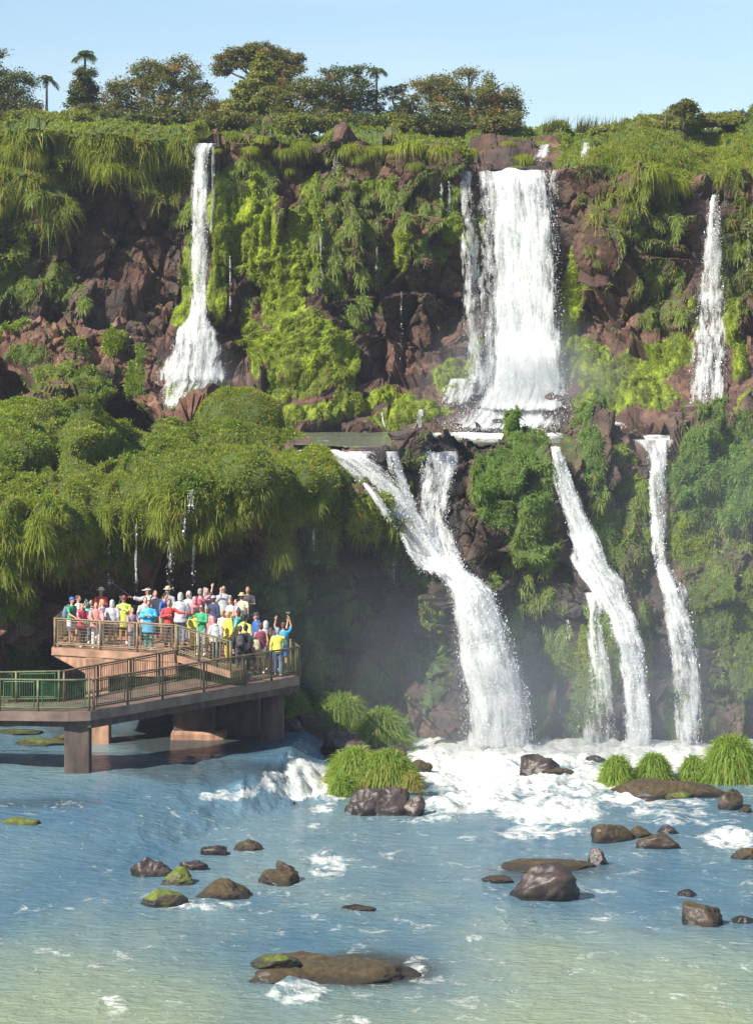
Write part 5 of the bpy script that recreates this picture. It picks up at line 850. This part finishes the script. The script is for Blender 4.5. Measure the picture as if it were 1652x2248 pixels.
def hand(b, p, d, sc=1.):
    d = Vector(d).normalized(); s = d.cross(Vector((0, 0, 1))); s = s.normalized() if s.length > .1 else Vector((1, 0, 0)); u = s.cross(d)
    b.tube([p-d*.02, p+d*.03, p+d*.08], [(.022, .018), (.04, .018), (.036, .014)], 8)
    for i, (o_, l) in enumerate(((-.028, .062), (-.009, .074), (.010, .070), (.028, .054))):
        q = p+d*.075+s*o_; b.tube([q, q+d*l*.5-u*.006, q+d*l*.8-u*.028, q+d*l*.85-u*.045], [.009, .0085, .008, .006], 5)
    q = p+d*.025-s*.034; b.tube([q, q-s*.026+d*.02-u*.01, q-s*.034+d*.05-u*.02], [.011, .010, .007], 5)
def person(px, py, D, rz, label, zd=3.17, top=('green', 'short'), legs=('khaki', 'long'), hair='brown', longhair=False, hat=None, pose=('down', 'down'), skin=0, hood=None, glasses=False, mask=None, lean=0., h=None):
    """px, py = crown of the head; rz: 0 faces the camera"""
    global PIDX; PIDX += 1
    h = h or min(1.95, max(1.25, CH-zd-(py-HOR)*D/F)); k = h/1.76; r = empty('person', (X_(px, D), D, zd), rz); r.scale = (k,)*3; tag(r, label, 'person'); L = Vector((0, -lean, 0)); rr = random.Random(PIDX)
    def ln(v): v = Vector(v); return v+L*max(0, (v.z-.9))/.8
    sw = rr.uniform(-.03, .03); arms = []
    for s, ps in ((-1, pose[0]), (1, pose[1])):
        e, w = POSE[ps]; arms.append([ln((s*.185, 0, 1.415)), ln((s*e[0], e[1], e[2])), ln((s*w[0], w[1], w[2]))])
    legp = [[Vector((s*.09, 0, .93)), Vector((s*.10, -.03-s*sw, .50)), Vector((s*.105, .01-s*sw*2, .08)), Vector((s*.13, -.13-s*sw*2, .035))] for s in (-1, 1)]
    b = MB(); tor = [(0, 0, .84), (0, 0, .98), (0, -.005, 1.14), (0, -.005, 1.32), (0, 0, 1.42), (0, 0, 1.475)]; tr = [(.145, .105), (.15, .11), (.132, .098), (.165, .112), (.165, .088), (.07, .06)]
    b.tube([ln(p) for p in tor], tr, 14); b.tube([ln((0, .005, 1.42)), ln((0, -.008, 1.58))], [.056, .052], 10); b.ball(ln((0, -.012, 1.645)), (.074, .092, .116), 14, 12); b.ball(ln((0, -.035, 1.585)), (.052, .062, .055), 10, 8); b.ball(ln((0, -.106, 1.632)), (.015, .02, .024), 8, 6)
    for s in (-1, 1): b.ball(ln((s*.075, 0, 1.635)), (.012, .02, .03), 8, 6)
    for a in arms: b.tube([a[0].lerp(ln((0, 0, 1.38)), .2)]+a, [.052, .052, .040, .026], 9)
    for l in legp: b.tube([l[0]+Vector((0, 0, .02)), l[0].lerp(l[1], .4), l[1], l[1].lerp(l[2], .35), l[2]], [.088, .080, .056, .056, .038], 10)
    body = b.build('person_body', SK[skin], smooth=True); b2 = MB()
    for a in arms: hand(b2, a[2], a[2]-a[1])
    for s in (-1, 1): b2.mi = 1; b2.ball(ln((s*.031, -.096, 1.655)), .0105, 8, 6)
    b2.box(ln((0, -.098, 1.585)), (.036, .008, .007)); b2.mi = 0
    jobs.append((body, .017, b2, r, 'body', SK[skin], [SK[skin], M['eye']]))
    def garment(nm, bb, m, vx=.024): jobs.append((bb.build(nm+'_raw', m, smooth=True), vx, None, r, nm, m, [m]))
    col, kind = top
    if kind in ('short', 'long', 'vest'):
        b = MB(); b.tube([ln(p) for p in tor[:1]]+[ln(p) for p in tor[1:]], [(a+.024, c+.024) for a, c in tr[:-1]]+[(.085, .075)], 14)
        if kind != 'vest':
            for a in arms:
                if kind == 'short': b.tube([a[0].lerp(ln((0, 0, 1.38)), .2), a[0], a[0].lerp(a[1], .8)], [.07, .072, .066], 10)
                else: b.tube([a[0].lerp(ln((0, 0, 1.38)), .2), a[0], a[1], a[1].lerp(a[2], .9)], [.068, .070, .058, .045], 10)
        garment('shirt', b, cm(col))
    else:
        b = MB(); hem = .62 if kind == 'poncho' or kind == 'clearponcho' else .78; fl = rr.uniform(.9, 1.1)
        b.tube([Vector((0, 0, hem)), ln((0, 0, .95)), ln((0, 0, 1.15)), ln((0, 0, 1.32)), ln((0, 0, 1.43)), ln((0, 0, 1.5))], [(.25*fl, .20*fl), (.21*fl, .17), (.19, .15), (.20, .14), (.195, .115), (.08, .075)], 16)
        for a in arms: b.tube([a[0].lerp(ln((0, 0, 1.38)), .25), a[0], a[1], a[1].lerp(a[2], .8)], [.08, .085, .085, .072], 10)
        if kind in ('clearponcho', 'clearcoat'):
            m = cm('silver', 'clear'); bb = MB(); bb.tube([ln(p) for p in tor], [(a+.02, c+.02) for a, c in tr], 12); garment('shirt', bb, cm(col), .03)
        else: m = cm(col, 'plastic')
        garment('poncho', b, m, .028)
        if hood: b = MB(); b.ball(ln((0, .022, 1.655)), (.105, .115, .135), 14, 10); b.tube([ln((0, .03, 1.5)), ln((0, .035, 1.6))], [.1, .1], 12); garment('hood', b, m, .03)
        else: b = MB(); b.ball(ln((0, .09, 1.47)), (.11, .06, .06), 10, 8); garment('hood', b, m, .03)
    lc, lk = legs; b = MB(); b.tube([(0, 0, .80), (0, 0, .92), (0, 0, 1.0)], [(.165, .125), (.168, .128), (.15, .112)], 14)
    for l in legp:
        if lk == 'long': b.tube([l[0], l[0].lerp(l[1], .4), l[1], l[1].lerp(l[2], .9)], [.102, .094, .074, .066], 12)
        elif lk == 'short': b.tube([l[0], l[0].lerp(l[1], .4), l[0].lerp(l[1], .88)], [.104, .102, .094], 12)
    if lk == 'skirt': b.tube([(0, 0, .58), (0, 0, .8), (0, 0, .98)], [(.21, .18), (.185, .15), (.15, .11)], 14)
    garment('skirt' if lk == 'skirt' else 'shorts' if lk == 'short' else 'trousers', b, cm(lc))
    for l in legp: b = MB(); b.tube([l[2]+Vector((0, .05, -.035)), l[2]+Vector((0, -.05, -.03)), l[3]+Vector((0, -.03, -.01))], [(.045, .04), (.048, .045), (.04, .025)], 10); b.build('shoe', cm('white' if rr.random() < .5 else 'dark'), r, True)
    if hair:
        b = MB(); b.ball(ln((0, .018, 1.672)), (.086, .096, .102), 14, 8, -.25); b.ball(ln((0, .05, 1.63)), (.078, .062, .09), 12, 8)
        if longhair: b.tube([ln((0, .05, 1.66)), ln((0, .09, 1.5)), ln((0, .12, 1.32))], [(.088, .06), (.09, .045), (.06, .03)], 10)
        b.build('hair', cm(hair, 'hair'), r, True)
    if hat:
        hk, hc = hat; b = MB()
        if hk == 'brim': b.ball(ln((0, .005, 1.70)), (.165, .175, .02), 18, 6); b.tube([ln((0, .008, 1.70)), ln((0, .008, 1.77)), ln((0, .008, 1.80))], [(.098, .108), (.09, .10), (.06, .07)], 14)
        elif hk == 'cap': b.ball(ln((0, .01, 1.69)), (.094, .106, .09), 14, 8, -.1); b.ball(ln((0, -.12, 1.685)), (.07, .085, .012), 12, 6)
        elif hk == 'visor': b.tube([ln((0, .008, 1.675)), ln((0, .008, 1.72))], [(.092, .104), (.092, .104)], 14); b.ball(ln((0, -.12, 1.68)), (.085, .095, .012), 12, 6)
        elif hk == 'scarf': b.ball(ln((0, .012, 1.68)), (.093, .105, .105), 14, 8, -.15)
        b.build('hat', cm(hc, 'hat'), r, True)
    if glasses: b = MB(); b.box(ln((0, -.104, 1.655)), (.13, .012, .036)); b.build('sunglasses', M['lens'], r)
    return r
def held(name, builder, p, loc, rz, label, cat, m, smooth=True, sc=1.):
    b = MB(); builder(b); o = b.build(name, m, None, smooth); o.location = loc; o.rotation_euler = (0, 0, rz); o.scale = (sc,)*3; tag(o, label, cat); return o
def back(p, col, label, name='backpack'):
    k = p.scale[0]; b = MB(); b.tube([(0, .20, .98), (0, .22, 1.05), (0, .22, 1.25), (0, .20, 1.42)], [(.11, .06), (.16, .11), (.155, .10), (.10, .05)], 12); b.tube([(0, .31, 1.02), (0, .33, 1.1), (0, .31, 1.2)], [(.08, .03), (.11, .05), (.09, .03)], 10)
    for s in (-1, 1): b.tube([(s*.09, .14, 1.44), (s*.11, .02, 1.50), (s*.12, -.12, 1.40), (s*.12, -.13, 1.22), (s*.14, .10, 1.08)], .016, 6)
    o = b.build(name, cm(col), None, True); o.location = p.location; o.rotation_euler = p.rotation_euler; o.scale = p.scale; tag(o, label, 'backpack'); return o
def stick(p, hnd, d, L, label):
    k = p.scale[0]; d = Vector(d).normalized(); b = MB(); b.tube([Vector(hnd)-d*.08, Vector(hnd)+d*L], [.013, .009], 6); e = Vector(hnd)+d*L; b.box(e+Vector((0, 0, .04)), (.15, .012, .075)); b.box(e+Vector((0, 0, 0)), (.03, .03, .03))
    o = b.build('selfie_stick', M['metal'], None); o.location = p.location; o.rotation_euler = p.rotation_euler; o.scale = p.scale; tag(o, label, 'selfie stick')
def phone(p, pos, label, m=None):
    b = MB(); b.box(pos, (.15, .012, .08)); b.box((pos[0], pos[1]+.01, pos[2]), (.14, .01, .07)); o = b.build('phone', m or M['lens'], None, bevel=.004); o.location = p.location; o.rotation_euler = p.rotation_euler; o.scale = p.scale; tag(o, label, 'phone')
R_ = math.radians
E, Wt, Bk = R_(80), R_(-80), R_(180)      # facing right, facing left, facing away
p = person(156, 1311, 95.35, R_(55), 'person in a green t-shirt and blue cap leaning at the far left corner', top=('green', 'short'), legs=('white', 'short'), hat=('cap', 'blue'), hair='brown', pose=('rail', 'down'), lean=.06)
back(p, 'denim', 'blue backpack worn by the visitor in the green t-shirt at the far left')
p = person(172, 1307, 96.2, R_(70), 'person in a white shirt raising a blue phone behind the green t-shirt', top=('white', 'short'), legs=('dark', 'short'), pose=('phone', 'phone')); phone(p, (0, -.32, 1.6), 'phone held up behind the visitor in the green t-shirt', cm('sky'))
person(180, 1325, 95.1, R_(40), 'woman in a crimson raincoat at the rail, hands on the top bar', top=('crimson', 'coat'), legs=('dark', 'long'), hair='ginger', longhair=True, pose=('rail', 'rail'))
person(190, 1321, 96.3, R_(160), 'person with a teal hood bending beside the crimson raincoat', top=('teal', 'coat'), legs=('denim', 'long'), hood=True, pose=('chest', 'chest'), lean=.1)
person(201, 1317, 96.4, R_(-30), 'person in a pink coat in the second row behind the left railing', top=('pink', 'coat'), legs=('navy', 'long'), hair='brown', pose=('down', 'chest'))
person(211, 1322, 94.8, R_(15), 'woman in a salmon raincoat and pale trousers at the left railing', top=('salmon', 'coat'), legs=('white', 'long'), hair='brown', longhair=True, pose=('rail', 'rail'))
person(222, 1291, 98.2, R_(-20), 'tall person in a straw hat and dark red top at the back left', top=('red', 'long'), legs=('dark', 'long'), hat=('brim', 'cream'), hair='brown', pose=('down', 'chest'), skin=1)
person(225, 1316, 96.0, R_(60), 'blond person in a lilac shirt between two raincoats', top=('lilac', 'long'), legs=('denim', 'long'), hair='blond', longhair=True, pose=('chest', 'selfie'))
p = person(247, 1317, 95.2, R_(175), 'person in a hooded silver plastic coat seen from behind', top=('mauve', 'clearcoat'), legs=('khaki', 'long'), hood=True, hair='greyhair', pose=('down', 'chest')); stick(p, (-.06, -.27, 1.24), (-.35, -.3, 1.), .62, 'short selfie stick beside the silver hooded coat')
person(272, 1308, 96.1, R_(5), 'person in a yellow poncho, red cap and sunglasses', top=('lime', 'poncho'), legs=('black', 'short'), hat=('cap', 'red'), glasses=True, pose=('down', 'chest'), skin=1)
person(290, 1334, 94.2, R_(30), 'child with curly ginger hair in a dusty pink coat at the rail', top=('mauve', 'long'), legs=('grey', 'long'), hair='ginger', longhair=True, pose=('rail', 'rail'))
p = person(325, 1290, 97.6, R_(-75), 'person with a white visor holding a selfie stick out to the left', top=('grey', 'clearponcho'), legs=('khaki', 'short'), hat=('visor', 'white'), pose=('selfie', 'down'), skin=1); stick(p, (-.26, -.5, 1.42), (.1, -1., .75), .85, 'long selfie stick pointing up to the left over the crowd')
person(341, 1296, 98.0, R_(20), 'brown haired woman in a clear hooded poncho in the back row', top=('navy', 'clearponcho'), legs=('dark', 'long'), hair='brown', longhair=True)
person(355, 1301, 96.6, R_(60), 'person in a royal blue shirt bowing the head in the middle of the crowd', top=('blue', 'long'), legs=('khaki', 'short'), hair='blackhair', pose=('chest', 'down'), lean=.18)
person(369, 1289, 98.1, R_(165), 'person in a pale straw hat and grey shirt with the back turned', top=('grey', 'long'), legs=('navy', 'long'), hat=('brim', 'straw'), hair='greyhair')
person(319, 1310, 96.2, R_(20), 'person half hidden behind the bright blue poncho', top=('grey', 'clearponcho'), legs=('dark', 'long'), hair='brown')
person(327, 1318, 94.0, R_(-5), 'person in a bright blue poncho over green trousers, hands together at the rail', top=('sky', 'poncho'), legs=('teal', 'long'), hair='blackhair', pose=('chest', 'chest'), skin=1)
person(371, 1316, 93.9, R_(10), 'person in a red jacket with white stripes right of the bright blue poncho', top=('red', 'long'), legs=('dark', 'long'), hair='blackhair', pose=('chest', 'side'), skin=1)
person(397, 1301, 95.6, R_(170), 'person in jeans and a clear hooded raincoat right of the red jacket', top=('denim', 'clearcoat'), legs=('denim', 'long'), hood=True, hair='blackhair', pose=('chest', 'chest'))
person(414, 1298, 96.9, R_(-30), 'white haired person in a crinkled clear hood behind the green sweater', top=('white', 'clearponcho'), legs=('grey', 'long'), hood=True, hair='greyhair')
p = person(440, 1292, 97.2, R_(165), 'grey haired person in a pink shirt with a pink backpack', top=('pink', 'short'), legs=('khaki', 'long'), hair='greyhair', pose=('up', 'down')); back(p, 'crimson', 'pink and black backpack on the grey haired visitor')
person(427, 1310, 96.2, R_(-160), 'woman in a pink hooded coat left of the pink backpack', top=('pink', 'coat'), legs=('dark', 'long'), hood=True, hair='brown')
person(453, 1292, 98.2, R_(10), 'person in a pale hooded poncho in the last row of the crowd', top=('white', 'clearponcho'), legs=('dark', 'long'), hood=True, hair='brown')
p = person(464, 1300, 97.4, R_(175), 'person lifting both hands to take a picture in the back row', top=('grey', 'long'), legs=('navy', 'long'), hair='brown', pose=('up', 'up')); phone(p, (0, -.36, 1.86), 'black phone held overhead in the back row')
person(469, 1308, 96.1, R_(150), 'person in a dark jacket and purple cap in the middle of the platform', top=('navy', 'long'), legs=('dark', 'long'), hat=('cap', 'lilac'), hair='brown', skin=1)
person(491, 1286, 98.2, R_(5), 'bald tall person in sunglasses and a clear grey poncho in the back row', top=('grey', 'clearponcho'), legs=('dark', 'long'), hair=None, glasses=True, skin=1)
person(506, 1314, 97.4, R_(-60), 'brown haired youngster leaning on an elbow in the back row', top=('white', 'short'), legs=('denim', 'short'), hair='brown', pose=('chest', 'cross'))
person(519, 1315, 97.9, R_(-70), 'woman in a lilac and white top leaning toward the youngster', top=('lilac', 'short'), legs=('white', 'short'), hair='blackhair', longhair=True, pose=('chest', 'rail'))
person(531, 1303, 97.9, R_(175), 'person in a straw hat and cream shirt near the back corner', top=('cream', 'short'), legs=('khaki', 'short'), hat=('brim', 'straw'), hair='brown', pose=('down', 'chest'))
person(544, 1288, 98.5, R_(0), 'bearded curly haired person in a charcoal t-shirt at the back corner', top=('dark', 'short'), legs=('dark', 'long'), hair='brown', pose=('chest', 'cross'), skin=1)
person(443, 1327, 93.9, R_(-25), 'person in a bright green sweater and sunglasses behind the ramp railing', zd=3.0, top=('green', 'long'), legs=('grey', 'long'), hair='blackhair', glasses=True, pose=('side', 'cross'), skin=1)
person(428, 1338, 94.6, R_(170), 'person in a yellow poncho half behind the green sweater', zd=3.05, top=('yellow', 'poncho'), legs=('yellow', 'long'), hair='brown')
person(458, 1334, 94.8, R_(150), 'woman in a rose coat right behind the green sweater', zd=2.95, top=('pink', 'coat'), legs=('yellow', 'long'), hair='brown', pose=('down', 'chest'))
person(474, 1356, 93.6, R_(175), 'short brown haired person in a speckled grey coat seen from behind', zd=2.85, top=('plaid', 'clearcoat'), legs=('navy', 'long'), hair='brown')
person(501, 1341, 94.8, R_(-60), 'blond woman in a yellow poncho and patterned top right of the green sweater', zd=2.68, top=('yellow', 'coat'), legs=('yellow', 'long'), hair='blond', longhair=True, pose=('chest', 'down'))
person(489, 1339, 95.8, R_(160), 'fair haired person in a white t-shirt behind the blond woman', zd=2.7, top=('white', 'short'), legs=('khaki', 'short'), hair='blond', pose=('up', 'down'))
person(521, 1339, 95.6, R_(-90), 'brown haired person in an aqua poncho left of the lime poncho', zd=2.6, top=('teal', 'coat'), legs=('denim', 'long'), hair='brown', pose=('chest', 'chest'))
person(534, 1350, 94.9, R_(165), 'person under a billowing lime poncho in front of the dark cap', zd=2.5, top=('lime', 'poncho'), legs=('khaki', 'long'), hair='blackhair', lean=.12)
person(562, 1345, 95.9, R_(-70), 'person in a blue raincoat and dark cap near the right end', zd=2.42, top=('blue', 'poncho'), legs=('navy', 'long'), hat=('cap', 'dark'), hair='greyhair')
p = person(527, 1373, 93.5, R_(185), 'person in a black jacket leaning on the near railing', zd=2.40, top=('black', 'long'), legs=('dark', 'long'), hair='brown', pose=('rail', 'down')); back(p, 'dark', 'charcoal backpack on the visitor in the black jacket')
person(540, 1371, 93.8, R_(160), 'dark haired person in a striped top beside the black jacket', zd=2.38, top=('plaid', 'long'), legs=('dark', 'long'), hair='blackhair', pose=('rail', 'down'))
p = person(572, 1367, 94.0, R_(190), 'person in a maroon tank top and pale shorts at the right end', zd=2.36, top=('maroon', 'vest'), legs=('cream', 'short'), hair='brown', pose=('down', 'down')); o = back(p, 'khaki', 'olive shoulder bag hanging on the visitor in the maroon top', 'shoulder_bag'); o['category'] = 'bag'; o.location.x -= .18; o.location.z -= .22
person(583, 1363, 94.8, R_(-150), 'person in a thin clear hooded raincoat right of the maroon top', zd=2.36, top=('denim', 'clearcoat'), legs=('denim', 'short'), hood=True, hair='brown')
person(595, 1378, 94.2, R_(150), 'woman in a white blouse left of the yellow shirt', zd=2.33, top=('white', 'short'), legs=('denim', 'skirt'), hair='brown', longhair=True)
person(610, 1378, 93.9, R_(175), 'grey haired person in a bright yellow shirt at the near railing', zd=2.3, top=('yellow', 'long'), legs=('denim', 'long'), hair='greyhair', pose=('rail', 'down'))
p = person(622, 1366, 95.0, R_(-165), 'person in a turquoise shirt raising an arm at the right end of the bridge', zd=2.3, top=('sky', 'short'), legs=('blue', 'short'), hair='brown', pose=('high', 'high'), skin=1)
p = person(607, 1366, 95.4, R_(160), 'dark haired person holding up a camera pole behind the yellow shirt', zd=2.32, top=('navy', 'short'), legs=('dark', 'long'), hair='blackhair', pose=('up', 'down')); stick(p, (-.3, -.36, 1.8), (0, 0, 1), .25, 'camera pole held upright at the right end of the bridge')
# grow each figure and garment into one smooth surface
for j in jobs:
    md = j[0].modifiers.new('r', 'REMESH'); md.mode = 'VOXEL'; md.voxel_size = j[1]; md.use_smooth_shade = True; sm_ = j[0].modifiers.new('s', 'SMOOTH'); sm_.iterations = 3; sm_.factor = .5
dg = bpy.context.evaluated_depsgraph_get()
for o, vx, extra, r, nm, m_, mats in jobs:
    me = bpy.data.meshes.new_from_object(o.evaluated_get(dg)); me.name = nm
    if extra:
        nv = len(me.vertices); V = np.zeros(nv*3, np.float32); me.vertices.foreach_get('co', V); fs = [tuple(p_.vertices) for p_ in me.polygons]
        m2 = bpy.data.meshes.new(nm); m2.from_pydata([tuple(v) for v in V.reshape(-1, 3).tolist()]+extra.v, [], fs+[tuple(i+nv for i in f) for f in extra.f]); m2.polygons.foreach_set('material_index', [0]*len(fs)+extra.m); me = m2
    me.materials.clear(); [me.materials.append(x) for x in mats]; me.polygons.foreach_set('use_smooth', [True]*len(me.polygons)); me.update()
    n = bpy.data.objects.new(nm, me); COL.objects.link(n); n.parent = r; old = o.data; bpy.data.objects.remove(o); bpy.data.meshes.remove(old)
# ------------------------------------------------------------------ air
def vol(name, dens, col=(.78, .86, 1.)):
    m = bpy.data.materials.new(name); m.use_nodes = True; nt = m.node_tree; nt.nodes.remove(nt.nodes['Principled BSDF']); v = nt.nodes.new('ShaderNodeVolumePrincipled')
    v.inputs['Density'].default_value = dens; v.inputs['Color'].default_value = col+(1,); v.inputs['Anisotropy'].default_value = .2; nt.links.new(v.outputs[0], nt.nodes['Material Output'].inputs['Volume']); return m, nt, v
m, _, _ = vol('haze_air', .00035)
b = MB(); b.box((0, 195, 20), (200, 440, 60)); tag(b.build('haze', m), kind='stuff')
def mist(c, r, dens, nm):
    m, nt, v = vol('mist_air', dens, (.80, .90, 1.)); t = nt.nodes.new('ShaderNodeTexCoord'); ln = nt.nodes.new('ShaderNodeVectorMath'); ln.operation = 'LENGTH'; nt.links.new(t.outputs['Object'], ln.inputs[0])
    f = mth(nt, 'SUBTRACT', 1., ln.outputs['Value'], clamp=True); f = mth(nt, 'POWER', f, 1.3); n = noise(nt, 2.2, 3); n = mth(nt, 'MULTIPLY', mth(nt, 'SUBTRACT', n, .25, clamp=True), 2.4)
    nt.links.new(mth(nt, 'MULTIPLY', mth(nt, 'MULTIPLY', f, n), dens), v.inputs['Density']); b = MB(); b.ball((0, 0, 0), 1., 24, 16); o = b.build('mist', m, smooth=True); o.location = c; o.scale = r; tag(o, kind='stuff'); return o
mist(pv(1080, 1590, 98), (6.5, 4.5, 6.), .20, 'a'); mist(pv(1420, 1600, 98), (8.5, 4.5, 6), .16, 'b'); mist(pv(1150, 880, 127), (6, 5, 5.0), .36, 'c'); mist(pv(800, 1450, 98), (7, 4, 6.5), .05, 'd')
mist(pv(1560, 1250, 101), (9, 5, 10), .05, 'e'); mist(pv(430, 850, 127), (3, 2.5, 2.8), .2, 'f')
# labels: where a few look-alikes stand in a row, say which one
_by = {}
for o in S.objects:
    if o.parent is None and 'label' in o and o.get('category') in ('shrub', 'grass tussock', 'hanging grass', 'palm tree', 'tree'): _by.setdefault(o['label'], []).append(o)
for lb, ob in _by.items():
    if 1 < len(ob) <= 16:
        ob.sort(key=lambda o: o.location.x/o.location.y); n = len(ob); names = ['second', 'third', 'fourth', 'fifth', 'sixth', 'seventh', 'eighth']
        for i, o in enumerate(ob):
            if i == 0: w = ', leftmost'
            elif i == n-1: w = ', rightmost'
            elif i <= (n-1)/2: w = ', %s from left' % names[i-1]
            else: w = ', %s from right' % names[n-2-i]
            if len((lb+w).split()) <= 16: o['label'] = lb+w
